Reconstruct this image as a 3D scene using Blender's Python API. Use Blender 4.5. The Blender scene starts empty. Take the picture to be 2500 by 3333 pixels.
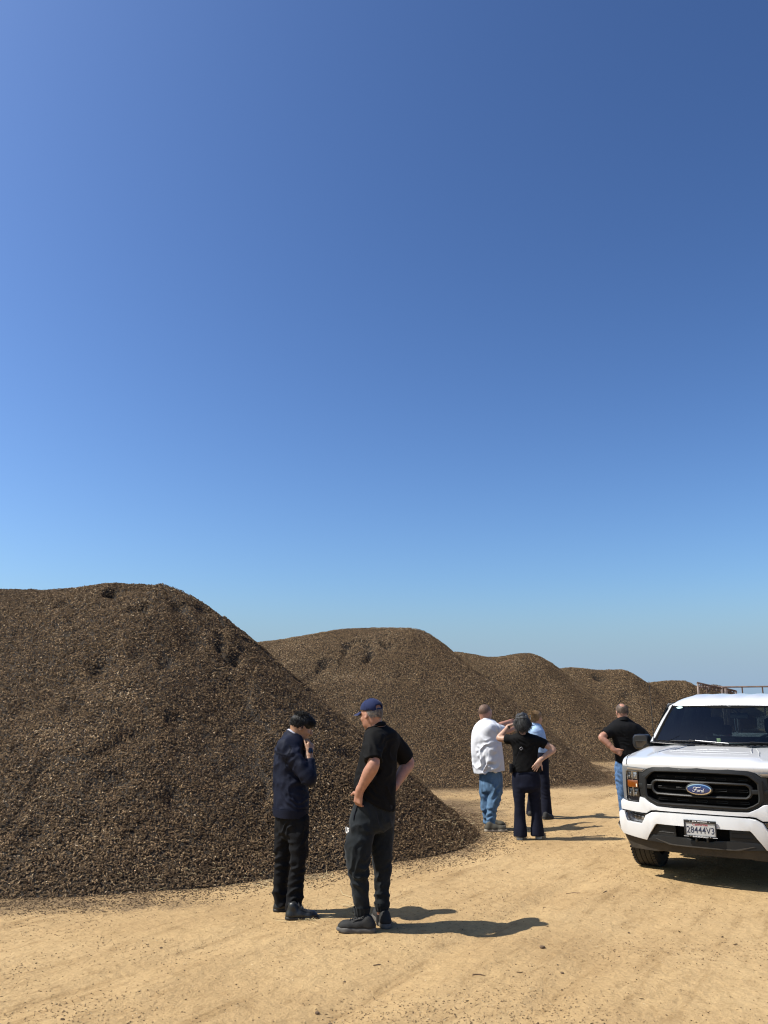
import bpy, bmesh, math, time
import numpy as np
from mathutils import Vector, Matrix
T0 = time.time()
SC = bpy.context.scene
COL = SC.collection

# ------------------------------------------------------------------ camera, sky, sun, exposure
F_PX, PITCH, EYE = 2650.0, 0.230, 1.85          # focal length in photo pixels (2500 x 3333), upward tilt, eye height
cam = bpy.data.cameras.new('camera'); cam.sensor_fit = 'VERTICAL'; cam.sensor_height = 24.0
cam.lens = 24.0 * F_PX / 3333.0; cam.clip_start = 0.1; cam.clip_end = 9000
cam_o = bpy.data.objects.new('camera', cam); COL.objects.link(cam_o)
cam_o.location = (0, 0, EYE); cam_o.rotation_euler = (math.pi / 2 + PITCH, 0, 0)
SC.camera = cam_o

SUN_EL = math.radians(52.0); SUN_AZ = math.radians(-95.0)     # azimuth clockwise from +Y: the sun stands to the left
W = bpy.data.worlds.new('World'); SC.world = W; W.use_nodes = True
nt = W.node_tree; nt.nodes.clear()
sky = nt.nodes.new('ShaderNodeTexSky'); sky.sky_type = 'NISHITA'; sky.sun_disc = False
sky.sun_elevation = SUN_EL; sky.sun_rotation = SUN_AZ
sky.altitude = 100; sky.air_density = 1.0; sky.dust_density = 2.0; sky.ozone_density = 0.8
gm = nt.nodes.new('ShaderNodeGamma'); gm.inputs['Gamma'].default_value = 1.5
tn = nt.nodes.new('ShaderNodeVectorMath'); tn.operation = 'MULTIPLY'; tn.inputs[1].default_value = (0.54, 0.65, 0.76)
# pale dry haze lying on the whole horizon
tcw = nt.nodes.new('ShaderNodeTexCoord'); spw = nt.nodes.new('ShaderNodeSeparateXYZ'); nt.links.new(tcw.outputs['Generated'], spw.inputs[0])
hz = nt.nodes.new('ShaderNodeMapRange'); hz.interpolation_type = 'SMOOTHERSTEP'; hz.inputs['From Min'].default_value = 0.0; hz.inputs['From Max'].default_value = 0.16; hz.inputs['To Min'].default_value = 0.85; hz.inputs['To Max'].default_value = 0.0
nt.links.new(spw.outputs[2], hz.inputs['Value'])
mxw = nt.nodes.new('ShaderNodeMix'); mxw.data_type = 'VECTOR'; nt.links.new(hz.outputs[0], mxw.inputs['Factor'])
va = [q for q in mxw.inputs if q.type == 'VECTOR' and q.name in 'AB']; va[1].default_value = (3.5, 4.95, 6.75)
bg = nt.nodes.new('ShaderNodeBackground'); bg.inputs['Strength'].default_value = 0.0683
wo = nt.nodes.new('ShaderNodeOutputWorld')
nt.links.new(sky.outputs[0], gm.inputs['Color']); nt.links.new(gm.outputs[0], tn.inputs[0]); nt.links.new(tn.outputs[0], va[0])
cl = nt.nodes.new('ShaderNodeVectorMath'); cl.operation = 'MINIMUM'; cl.inputs[1].default_value = (9.2, 9.2, 9.2)     # the glare round the sun belongs to the sun lamp
nt.links.new([q for q in mxw.outputs if q.type == 'VECTOR'][0], cl.inputs[0]); nt.links.new(cl.outputs[0], bg.inputs['Color']); nt.links.new(bg.outputs[0], wo.inputs['Surface'])
sl = bpy.data.lights.new('sun', 'SUN'); sl.energy = 5.0; sl.angle = math.radians(0.53); sl.color = (1.0, 0.955, 0.88)
so = bpy.data.objects.new('sun', sl); COL.objects.link(so)
SUN_DIR = Vector((math.sin(SUN_AZ) * math.cos(SUN_EL), math.cos(SUN_AZ) * math.cos(SUN_EL), math.sin(SUN_EL)))
so.rotation_euler = SUN_DIR.to_track_quat('Z', 'Y').to_euler(); so.location = SUN_DIR * 60
SC.view_settings.view_transform = 'Standard'; SC.view_settings.look = 'None'
SC.view_settings.exposure = 0.55; SC.view_settings.gamma = 1.0; SC.view_settings.use_curve_mapping = False
SC.render.engine = 'CYCLES'
SC.cycles.max_bounces = 6; SC.cycles.transparent_max_bounces = 8
SC.cycles.use_denoising = True; SC.cycles.use_light_tree = False; SC.cycles.use_adaptive_sampling = False; SC.cycles.filter_width = 1.15

# ------------------------------------------------------------------ helpers
def at(px, py, Y):
    """the point of the place, Y metres ahead, that the photo shows at pixel (px, py)"""
    u = (px - 1250) / F_PX; v = -(py - 1666.5) / F_PX
    d = (u, math.cos(PITCH) - v * math.sin(PITCH), math.sin(PITCH) + v * math.cos(PITCH))
    t = Y / d[1]
    return np.array([d[0] * t, Y, EYE + d[2] * t])
def on_ground(px, py, z=0.0):
    u = (px - 1250) / F_PX; v = -(py - 1666.5) / F_PX
    d = (u, math.cos(PITCH) - v * math.sin(PITCH), math.sin(PITCH) + v * math.cos(PITCH))
    t = (z - EYE) / d[2]
    return np.array([d[0] * t, d[1] * t, z])
def to_px(P):
    P = np.asarray(P); z = P[..., 2] - EYE
    zc = P[..., 1] * math.cos(PITCH) + z * math.sin(PITCH); yc = -P[..., 1] * math.sin(PITCH) + z * math.cos(PITCH)
    zc = np.where(np.abs(zc) < 1e-3, 1e-3, zc)
    return 1250 + F_PX * P[..., 0] / zc, 1666.5 - F_PX * yc / zc, zc

def tag(o, label=None, cat=None, group=None, kind=None):
    if label: o['label'] = label
    if cat: o['category'] = cat
    if group: o['group'] = group
    if kind: o['kind'] = kind
    return o
def empty(name, loc=(0, 0, 0), rz=0.0, label=None, cat=None, group=None, parent=None):
    o = bpy.data.objects.new(name, None); COL.objects.link(o); o.empty_display_size = 0.2
    o.location = loc; o.rotation_euler = (0, 0, rz); o.parent = parent
    return tag(o, label, cat, group)
def mesh_np(name, V, Fc, mat, parent=None, smooth=True, sharp=None, loc=None):
    """V (n,3) array; Fc list of index tuples or an (m,k) array"""
    me = bpy.data.meshes.new(name)
    V = np.asarray(V, dtype=np.float32)
    if isinstance(Fc, np.ndarray):
        m, k = Fc.shape
        me.vertices.add(len(V)); me.vertices.foreach_set('co', V.ravel())
        me.loops.add(m * k); me.loops.foreach_set('vertex_index', Fc.astype(np.int32).ravel())
        me.polygons.add(m); me.polygons.foreach_set('loop_start', np.arange(0, m * k, k, dtype=np.int32))
        me.polygons.foreach_set('loop_total', np.full(m, k, dtype=np.int32))
        me.update(calc_edges=True)
    else:
        me.from_pydata([tuple(v) for v in V], [], [tuple(int(i) for i in f) for f in Fc]); me.update()
    me.polygons.foreach_set('use_smooth', np.full(len(me.polygons), bool(smooth)))
    if sharp is not None: me.set_sharp_from_angle(angle=math.radians(sharp))
    me.validate()
    if mat: me.materials.append(mat)
    o = bpy.data.objects.new(name, me); COL.objects.link(o); o.parent = parent
    if loc is not None: o.location = loc
    return o
def bm_obj(name, bm, mat, parent=None, sharp=35, recalc=True):
    if recalc: bmesh.ops.recalc_face_normals(bm, faces=bm.faces)
    me = bpy.data.meshes.new(name); bm.to_mesh(me); bm.free()
    me.polygons.foreach_set('use_smooth', np.full(len(me.polygons), True)); me.set_sharp_from_angle(angle=math.radians(sharp))
    if mat: me.materials.append(mat)
    o = bpy.data.objects.new(name, me); COL.objects.link(o); o.parent = parent
    return o

_rt = np.random.default_rng(11).random((64, 64, 64)).astype(np.float32)
def noise3(P, seed=0):
    """value noise 0..1, P (n,3)"""
    P = np.asarray(P, dtype=np.float64) + seed * 17.31
    i = np.floor(P).astype(np.int64); f = (P - i); f = f * f * (3 - 2 * f)
    i0 = i & 63; i1 = (i + 1) & 63
    out = 0
    for a in (0, 1):
        wa = f[..., 0] if a else 1 - f[..., 0]; xa = i1[..., 0] if a else i0[..., 0]
        for b in (0, 1):
            wb = f[..., 1] if b else 1 - f[..., 1]; yb = i1[..., 1] if b else i0[..., 1]
            for c in (0, 1):
                wc = f[..., 2] if c else 1 - f[..., 2]; zc = i1[..., 2] if c else i0[..., 2]
                out = out + wa * wb * wc * _rt[xa, yb, zc]
    return out
def fbm2(x, y, s, oct=4, seed=0, gain=0.5):
    P = np.stack([x / s, y / s, np.zeros_like(x)], -1); o = 0; a = 1; n = 0
    for k in range(oct):
        o = o + a * (noise3(P, seed + k * 3) - 0.5); n += a; a *= gain; P = P * 2.03
    return o / n * 2

# ------------------------------------------------------------------ materials
def L(nt, a, b): nt.links.new(a, b)
def new_mat(name):
    m = bpy.data.materials.new(name); m.use_nodes = True
    nt = m.node_tree; b = nt.nodes['Principled BSDF']
    return m, nt, b
def set_in(b, **k):
    for n, v in k.items():
        s = b.inputs[n.replace('_', ' ')]
        s.default_value = v
def pmat(name, base, rough=0.6, var=None, bump=None, spec=0.5, metallic=0.0, coat=0.0, sheen=0.0, aniso=None, coords='Object'):
    """principled material; var = (scale, amount[, stretch]) brightness mottling, bump = (scale, strength[, stretch])"""
    m, nt, b = new_mat(name)
    b.inputs['Base Color'].default_value = (*base, 1); b.inputs['Roughness'].default_value = rough
    b.inputs['Specular IOR Level'].default_value = spec; b.inputs['Metallic'].default_value = metallic
    b.inputs['Coat Weight'].default_value = coat; b.inputs['Coat Roughness'].default_value = 0.04
    b.inputs['Sheen Weight'].default_value = sheen; b.inputs['Sheen Roughness'].default_value = 0.4
    tc = nt.nodes.new('ShaderNodeTexCoord')
    def src(st):
        if not st: return tc.outputs[coords]
        mp = nt.nodes.new('ShaderNodeMapping'); mp.inputs['Scale'].default_value = st; L(nt, tc.outputs[coords], mp.inputs['Vector']); return mp.outputs[0]
    if var:
        n = nt.nodes.new('ShaderNodeTexNoise'); n.inputs['Scale'].default_value = var[0]; n.inputs['Detail'].default_value = 5; n.inputs['Roughness'].default_value = 0.65
        L(nt, src(var[2] if len(var) > 2 else None), n.inputs['Vector'])
        mr = nt.nodes.new('ShaderNodeMapRange'); mr.inputs['From Min'].default_value = 0.3; mr.inputs['From Max'].default_value = 0.7
        mr.inputs['To Min'].default_value = 1 - var[1]; mr.inputs['To Max'].default_value = 1 + var[1]
        L(nt, n.outputs['Fac'], mr.inputs['Value'])
        mx = nt.nodes.new('ShaderNodeVectorMath'); mx.operation = 'SCALE'; mx.inputs[0].default_value = base
        L(nt, mr.outputs[0], mx.inputs['Scale']); L(nt, mx.outputs[0], b.inputs['Base Color'])
    if bump:
        n = nt.nodes.new('ShaderNodeTexNoise'); n.inputs['Scale'].default_value = bump[0]; n.inputs['Detail'].default_value = 4
        L(nt, src(bump[2] if len(bump) > 2 else None), n.inputs['Vector'])
        bp = nt.nodes.new('ShaderNodeBump'); bp.inputs['Strength'].default_value = bump[1]; bp.inputs['Distance'].default_value = 0.01
        L(nt, n.outputs['Fac'], bp.inputs['Height']); L(nt, bp.outputs[0], b.inputs['Normal'])
    return m
# ------------------------------------------------------------------ the piles' shapes
TAN = math.tan(math.radians(38.6))
# nose centre x, y, radius of the end cone, crest height, left end of the ridge
PILES = [(-3.88, 14.0, 5.14, 4.07, -13.0), (0.8, 24.2, 5.5, 4.26, -9.0), (5.8, 33.7, 5.3, 4.08, -4.0), (12.2, 43.2, 5.1, 3.8, 2.0), (19.2, 53.5, 4.9, 3.55, 8.0), (26.2, 66.0, 4.6, 3.62, 25.2)]
CRESTS = [  # bumps of the crest: x, y of the summit relative to the nose, height, width
    [(-0.75, 0.0, 0.15, 1.0), (0.75, 0.0, 0.10, 0.8), (-1.9, 0.1, -0.04, 0.7), (-3.4, 0.2, 0.17, 1.6)],
    [(-1.2, 0.0, 0.10, 1.6), (0.4, 0.0, 0.06, 1.0), (-4.6, 0.2, -0.35, 1.4)],
    [(-0.1, 0.0, 0.12, 1.5), (-1.5, 0.0, -0.12, 0.7), (-3.0, 0.1, 0.08, 1.3)],
    [(-2.6, 0.0, 0.22, 1.5), (-0.9, 0.0, -0.02, 0.8), (0.2, 0.0, 0.14, 1.3), (-4.2, 0, -0.3, 1.1)],
    [(-0.3, 0, 0.1, 1.6), (-2.3, 0, -0.1, 0.8), (-3.6, 0, 0.15, 1.2)],
    [(0.0, 0, 0.0, 1.0)]]
PITS = [  # dents in the near pile, photo pixel, radius, depth
    (368, 1931, 0.17, 0.28), (362, 1938, .10, .2), (455, 1983, 0.20, 0.15), (480, 1975, .12, .12), (585, 1978, 0.13, 0.18), (335, 2165, 0.16, 0.2), (318, 2172, .2, .1), (716, 2070, 0.10, 0.16), (717, 2100, 0.09, 0.2), (718, 2118, .08, .18), (755, 2145, 0.15, 0.2), (770, 2140, .1, .14), (570, 2340, 0.15, 0.16), (548, 2155, .15, .12),
    (345, 2553, 0.2, 0.14), (385, 2540, 0.16, 0.16), (410, 2535, .14, .12), (572, 2606, 0.15, 0.2), (115, 2715, 0.18, 0.16), (130, 2700, .14, .12), (205, 1968, 0.12, 0.10), (120, 1975, 0.22, 0.08), (660, 1988, 0.15, 0.14), (475, 2128, 0.2, 0.10), (540, 2152, 0.16, 0.12), (620, 2092, 0.2, 0.10), (795, 2118, 0.14, 0.14), (250, 2310, 0.2, 0.08), (218, 2068, .07, .12), (460, 2390, .16, .1), (735, 2530, .18, .12), (300, 2690, .2, .1), (190, 2650, .16, .1)]
PITS2 = [(1585, 2222, 0.24, 0.3)]
PITS1 = [(1128, 2103, .14, .16), (1133, 2115, .13, .16), (1125, 2125, .12, .14), (1185, 2093, .16, .14), (1198, 2105, .14, .18), (1208, 2128, .12, .2), (1202, 2142, .11, .18), (1192, 2155, .10, .14), (1065, 2160, .2, .2), (1050, 2172, .14, .16), (1040, 2185, .12, .14), (1155, 2090, .12, .12), (1265, 2105, .16, .14), (1250, 2098, .14, .12), (1320, 2200, .3, .12), (1400, 2215, .3, .1), (1010, 2210, .2, .1)]
PITS3 = [(1950, 2207, .22, .3), (1942, 2218, .18, .2), (2045, 2265, .25, .2)]
def pile_core(i, x, y):
    cx, cy, R, H, x0 = PILES[i]
    ax = np.clip(x, x0, cx)
    yc = cy + 0.25 * np.sin(ax * 0.55 + i)
    d = np.hypot((x - ax) * (1.035, 1.06, 1.05, 1.05, 1.05, 1.0)[i], y - yc)
    ang = np.arctan2(y - yc, x - ax)
    d = d * (1 + 0.035 * np.sin(3 * ang + i) + 0.03 * np.sin(5 * ang + 2 * i))
    r = 0.85
    h = H * 0 + (H + r * TAN * 0.42) - TAN * np.sqrt(d * d + r * r)
    h = np.minimum(h, (R - d) * TAN * 1.0 + 0.06)
    # the foot flattens out
    h = np.where(h < 0.5, 0.5 - (0.5 - h) * 0.88, h)
    for bx, by, bh, bw in CRESTS[i]:
        h = h + bh * np.exp(-(((x - cx - bx) / bw) ** 2 + ((y - yc - by) / (bw * 1.3)) ** 2))
    return h, d, ang
_pits = None
def pile_h(i, x, y, fine=True):
    h, d, ang = pile_core(i, x, y)
    k = np.clip(h / 0.6, 0, 1)
    h = h + k * ((0.16 if i == 0 else .11) * fbm2(x, y, 2.4, 2, 5 + i * 7) + (0.055 if i == 0 else .035) * fbm2(x, y, 0.7, 3, 9 + i * 7))
    # slumps and little slides running downhill
    s = fbm2(ang * 9 + 0.3 * d, d * 0.55, 1.0, 3, 31 + i)
    h = h + k * (0.06 if i == 0 else .04) * s
    # low terraces where the crust has cracked
    c = fbm2(x, y, 1.3, 3, 51 + i * 5); e = np.clip((c - 0.13) / 0.03, 0, 1)
    h = h + k * (0.05 if i == 0 else .028) * e * np.clip((d - 0.6) / 1.0, 0, 1)
    if fine:
        h = h + np.clip(h / 0.2, 0, 1) * 0.022 * fbm2(x, y, 0.13, 2, 71 + i)
    for (px, py, rr, dp) in PITS_W[i]:
        q = np.hypot((x - px) / (1.25 * rr), (y - py) / (1.1 * rr)); h = h - dp * np.exp(-q ** 4)
    return h
PITS_W = [[] for _ in PILES]
def hit_pile(i, px, py):
    Y = np.linspace(PILES[i][1] - PILES[i][2] - 1, PILES[i][1] + 1, 500)
    P = np.array([at(px, py, t) for t in Y]); h = pile_h(i, P[:, 0], P[:, 1], False)
    k = np.argmax(P[:, 2] < h)
    return P[k]
for px, py, rr, dp in PITS:
    P = hit_pile(0, px, py); f_ = .35 if py > 2500 else .62; PITS_W[0].append((P[0], P[1], rr * .75, dp * f_))
for px, py, rr, dp in PITS1:
    P = hit_pile(1, px, py); PITS_W[1].append((P[0], P[1], rr * .75, dp * .7))
for px, py, rr, dp in PITS3:
    P = hit_pile(3, px, py); PITS_W[3].append((P[0], P[1], rr, dp))
for px, py, rr, dp in PITS2:
    P = hit_pile(2, px, py); PITS_W[2].append((P[0], P[1], rr, dp))

# ------------------------------------------------------------------ ground
FLAT = [(-0.8, 7.95), (-0.09, 7.47), (1.66, 12.95), (1.97, 12.05), (2.69, 14.22), (3.7, 12.95)]
def toe_dist(x, y):
    """metres from the foot of the nearest pile, along the ground (negative inside)"""
    m = np.full(np.shape(x), 50.0)
    for i, (cx, cy, R, H, x0) in enumerate(PILES[:5]):
        h, d, ang = pile_core(i, x, y)
        m = np.minimum(m, -h / TAN)
    return m
def ground_h(x, y):
    x = np.asarray(x, float); y = np.asarray(y, float)
    h = 0.022 * fbm2(x, y, 3.0, 3, 101) + 0.008 * fbm2(x, y, 0.5, 3, 131)
    # wheel ruts along the yard, running away to the right beside the piles
    s = (x - 0.55 * (y - 8.0)) / math.hypot(1, 0.55) + 0.22 * np.sin(y * 0.35)
    for c, w, a in ((-0.6, 0.16, -0.018), (1.15, 0.16, -0.018), (2.2, 0.2, -0.014), (-2.1, 0.2, -0.012), (-0.2, 0.14, 0.012), (1.5, 0.13, 0.010)):
        h = h + a * np.exp(-((s - c) / w) ** 2) * (0.6 + 0.8 * noise3(np.stack([x * 0.6, y * 0.6, 0 * x + c], -1)))
    l_ = (0.55 * x + y) / math.hypot(1, .55)
    for c, w in ((1.15, .11), (2.2, .11), (0.15, .10)):
        q = np.abs(s - c - .05 * np.sin(l_ * .7)); m = np.clip(1 - (q / w) ** 4, 0, 1) * np.clip(noise3(np.stack([x * .35, y * .35, 0 * x + c], -1)) * 3 - 1.1, 0, 1)
        h = h - m * (.004 + .006 * (np.sin(l_ * 55 + np.sign(s - c) * q * 40) > 0))
    f = np.ones_like(h)
    for fx, fy in FLAT:
        f = f * (1 - np.exp(-((x - fx) ** 2 + (y - fy) ** 2) / 0.35 ** 2))
    # level where the truck stands
    f = f * (1 - np.exp(-(((x - 4.5) / 1.8) ** 2 + ((y - 10.5) / 2.6) ** 2) ** 2))
    far = np.clip((60 - np.hypot(x, y)) / 30, 0, 1)
    return h * f * far
def axis(a, b, fine0, fine1, step, grow=1.22):
    v = list(np.arange(fine0, fine1 + step / 2, step)); s = step
    while v[-1] < b: s *= grow; v.append(v[-1] + s)
    s = step; lo = [fine0]
    while lo[-1] > a: s *= grow; lo.append(lo[-1] - s)
    return np.array(lo[:0:-1] + v)
gx = axis(-4000, 4000, -5.0, 9.0, 0.045, 1.16); gy = axis(-800, 6000, 4.2, 17.0, 0.045, 1.12)
X, Y = np.meshgrid(gx, gy, indexing='ij')
Z = ground_h(X, Y)
V = np.stack([X, Y, Z], -1).reshape(-1, 3)
n1, n2 = X.shape; ii = (np.arange(n1 - 1)[:, None] * n2 + np.arange(n2 - 1)[None]).ravel()
FC = np.stack([ii, ii + n2, ii + n2 + 1, ii + 1], -1)

def ground_material():
    m, nt, b = new_mat('sandy_dirt')
    tc = nt.nodes.new('ShaderNodeTexCoord'); g = tc.outputs['Object']
    def noise(scale, detail=4, rough=0.6, st=None):
        n = nt.nodes.new('ShaderNodeTexNoise'); n.inputs['Scale'].default_value = scale; n.inputs['Detail'].default_value = detail; n.inputs['Roughness'].default_value = rough
        if st:
            mp = nt.nodes.new('ShaderNodeMapping'); mp.vector_type = 'TEXTURE'; mp.inputs['Scale'].default_value = tuple(1 / q for q in st); mp.inputs['Rotation'].default_value = (0, 0, math.radians(-31)); L(nt, g, mp.inputs['Vector']); L(nt, mp.outputs[0], n.inputs['Vector'])
        else: L(nt, g, n.inputs['Vector'])
        return n.outputs['Fac']
    def ramp(f, stops):
        r = nt.nodes.new('ShaderNodeValToRGB'); e = r.color_ramp.elements
        while len(e) > 1: e.remove(e[-1])
        e[0].position, e[0].color = stops[0][0], (*stops[0][1], 1)
        for p, c in stops[1:]:
            x = e.new(p); x.color = (*c, 1)
        L(nt, f, r.inputs['Fac']); return r.outputs['Color']
    def mix(f, a, c, mode='MIX'):
        x = nt.nodes.new('ShaderNodeMix'); x.data_type = 'RGBA'; x.blend_type = mode
        if isinstance(f, float): x.inputs['Factor'].default_value = f
        else: L(nt, f, x.inputs['Factor'])
        for s, v in (('A', a), ('B', c)):
            t = [q for q in x.inputs if q.name == s and q.type == 'RGBA'][0]
            if isinstance(v, tuple): t.default_value = (*v, 1)
            else: L(nt, v, t)
        return [q for q in x.outputs if q.type == 'RGBA'][0]
    base = ramp(noise(0.55, 6, 0.62), [(0.32, (0.356, 0.2419, 0.119)), (0.5, (0.413, 0.2866, 0.1436)), (0.68, (0.4521, 0.3213, 0.1659))])
    streak = ramp(noise(5.5, 7, 0.78, (1.4, 0.8, 1)), [(0.33, (0.74, 0.71, 0.67)), (0.47, (0.97, 0.965, 0.955)), (0.72, (1.07, 1.06, 1.05))])
    c = mix(1.0, base, streak, 'MULTIPLY')
    drag_ = ramp(noise(2.2, 7, 0.72, (2.6, 0.30, 1)), [(0.34, (0.76, 0.73, 0.69)), (0.46, (0.97, 0.965, 0.96)), (0.7, (1.05, 1.05, 1.04))])
    c = mix(1.0, c, drag_, 'MULTIPLY')
    grain = ramp(noise(46, 3, 0.7), [(0.27, (0.58, 0.55, 0.52)), (0.38, (0.93, 0.92, 0.91)), (0.6, (1.02, 1.02, 1.02)), (0.75, (1.12, 1.11, 1.10))])
    c = mix(1.0, c, grain, 'MULTIPLY')
    # crumbs of dark litter, thick beside the piles and along the wheel tracks
    at_ = nt.nodes.new('ShaderNodeAttribute'); at_.attribute_name = 'litter'
    vo = nt.nodes.new('ShaderNodeTexVoronoi'); vo.inputs['Scale'].default_value = 26; vo.inputs['Randomness'].default_value = 1; L(nt, g, vo.inputs['Vector'])
    ml = nt.nodes.new('ShaderNodeMath'); ml.operation = 'MULTIPLY_ADD'; L(nt, noise(3.2, 6, 0.75), ml.inputs[0]); ml.inputs[1].default_value = 1.5; ml.inputs[2].default_value = -0.75
    ad = nt.nodes.new('ShaderNodeMath'); ad.operation = 'ADD'; L(nt, ml.outputs[0], ad.inputs[0]); L(nt, at_.outputs['Fac'], ad.inputs[1])
    fine = nt.nodes.new('ShaderNodeMath'); fine.operation = 'MULTIPLY_ADD'; L(nt, noise(60, 2, 0.6), fine.inputs[0]); fine.inputs[1].default_value = 1.6; fine.inputs[2].default_value = -0.8
    ad2 = nt.nodes.new('ShaderNodeMath'); ad2.operation = 'ADD'; L(nt, ad.outputs[0], ad2.inputs[0]); L(nt, fine.outputs[0], ad2.inputs[1])
    mr = nt.nodes.new('ShaderNodeMapRange'); mr.inputs['From Min'].default_value = 0.42; mr.inputs['From Max'].default_value = 0.85; mr.inputs['To Max'].default_value = 0.9; L(nt, ad2.outputs[0], mr.inputs['Value'])
    lit = ramp(noise(70, 2, 0.5), [(0.35, (0.0712, 0.04765, 0.02976)), (0.6, (0.1638, 0.1119, 0.06324))])
    c = mix(mr.outputs[0], c, lit)
    L(nt, c, b.inputs['Base Color']); b.inputs['Roughness'].default_value = 0.95; b.inputs['Specular IOR Level'].default_value = 0.15
    b1 = nt.nodes.new('ShaderNodeBump'); b1.inputs['Strength'].default_value = 1.0; b1.inputs['Distance'].default_value = 0.035; L(nt, noise(9, 7, 0.68), b1.inputs['Height'])
    b2 = nt.nodes.new('ShaderNodeBump'); b2.inputs['Strength'].default_value = 0.55; b2.inputs['Distance'].default_value = 0.006; L(nt, noise(75, 3, 0.7), b2.inputs['Height']); L(nt, b1.outputs[0], b2.inputs['Normal'])
    L(nt, b2.outputs[0], b.inputs['Normal'])
    return m
def litter_at(x, y):
    t = toe_dist(x, y)
    a = 0.70 * np.exp(-np.clip(t, 0, None) / 0.38)
    s = (x - 0.55 * (y - 8.0)) / math.hypot(1, 0.55)
    far = np.clip((y - 11) / 5, 0, 1)
    a = a + far * 0.42 * (0.4 + noise3(np.stack([x * 0.5 - y * 0.1, y * 1.1, 0 * x], -1)) * 0.9) * np.exp(-np.clip(t, 0, None) / 3.0)
    a = a + 0.42 * np.exp(-((y - 0.09 * (x + 3) - 8.25) / 0.28) ** 2) * np.clip((-0.6 - x) / 1.5, 0, 1)
    a = a + 0.16 * noise3(np.stack([x * 0.9, y * 1.4, 0 * x + 7], -1)) ** 2
    a = a + .75 * np.exp(-((x - 1.0) / 1.1) ** 2 - ((y - 15.4) / 2.0) ** 2) + .34 * np.clip((y - 17.5) / 3, 0, 1) * np.exp(-np.clip(t, 0, None) / 3.5) * (.5 + noise3(np.stack([x * .5, y * 1.0, 0 * x + 19], -1)))
    return np.clip(a, 0, 1)
ground = mesh_np('ground', V, FC, ground_material())
tag(ground, kind='structure')
la = ground.data.attributes.new('litter', 'FLOAT', 'POINT'); la.data.foreach_set('value', litter_at(V[:, 0].astype(float), V[:, 1].astype(float)).astype(np.float32))

# ------------------------------------------------------------------ pile meshes
def pile_material():
    m, nt, b = new_mat('husk_mass')
    tc = nt.nodes.new('ShaderNodeTexCoord'); g = tc.outputs['Object']
    vo = nt.nodes.new('ShaderNodeTexVoronoi'); vo.inputs['Scale'].default_value = 70; L(nt, g, vo.inputs['Vector'])
    sep = nt.nodes.new('ShaderNodeSeparateColor'); L(nt, vo.outputs['Color'], sep.inputs[0])
    r = nt.nodes.new('ShaderNodeValToRGB'); e = r.color_ramp.elements
    e[0].position, e[0].color = 0.1, (0.00712, 0.004332, 0.002232, 1); e[1].position, e[1].color = 0.6, (0.02136, 0.01372, 0.006696, 1)  # far darker than the loose husks: shade of the gaps put into the colour
    x = e.new(0.9); x.color = (0.0534, 0.0361, 0.01934, 1)
    L(nt, sep.outputs[0], r.inputs['Fac'])
    L(nt, r.outputs[0], b.inputs['Base Color']); b.inputs['Roughness'].default_value = 0.75; b.inputs['Specular IOR Level'].default_value = 0.3
    bp = nt.nodes.new('ShaderNodeBump'); bp.inputs['Strength'].default_value = 1.0; bp.inputs['Distance'].default_value = 0.012; bp.invert = True
    L(nt, vo.outputs['Distance'], bp.inputs['Height']); L(nt, bp.outputs[0], b.inputs['Normal'])
    return m
PILE_MAT = pile_material()
PILE_LABEL = ['nearest and largest heap of dark brown husks, behind the man in the navy jacket',
              'second heap of brown husks, rising behind the blue cap and the white polo shirt',
              'third heap of brown husks, behind the woman with pinned up blonde hair',
              'fourth heap of brown husks, behind the balding man in the black polo',
              'fifth low heap of brown husks, just left of the truck roof',
              'small far heap of brown husks under the slatted rack above the truck roof']
PILE_O = []
for i, (cx, cy, R, H, x0) in enumerate(PILES):
    st = (0.07, 0.11, 0.16, 0.2, 0.22, 0.25)[i]
    xs = np.arange(x0 - R - 0.8, cx + R + 1.0, st); ys = np.arange(cy - R - 1.0, cy + R + 1.0, st)
    X, Y = np.meshgrid(xs, ys, indexing='ij'); Z = pile_h(i, X, Y) + np.clip(ground_h(X, Y), -0.02, 0.02)
    V = np.stack([X - cx, Y - cy, np.maximum(Z - np.clip(Z * .3, 0, .012 + .004 * i), -0.06)], -1).reshape(-1, 3)
    n1, n2 = X.shape; ii = (np.arange(n1 - 1)[:, None] * n2 + np.arange(n2 - 1)[None]).ravel()
    FC = np.stack([ii, ii + n2, ii + n2 + 1, ii + 1], -1)
    keep = (Z.ravel()[FC] > -0.05).any(1); FC = FC[keep]
    used = np.unique(FC); mp = np.zeros(len(V), int); mp[used] = np.arange(len(used))
    o = mesh_np('husk_pile', V[used], mp[FC], PILE_MAT, loc=(cx, cy, 0))
    tag(o, PILE_LABEL[i], 'pile', 'heaps of husks along the yard'); PILE_O.append(o)

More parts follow.
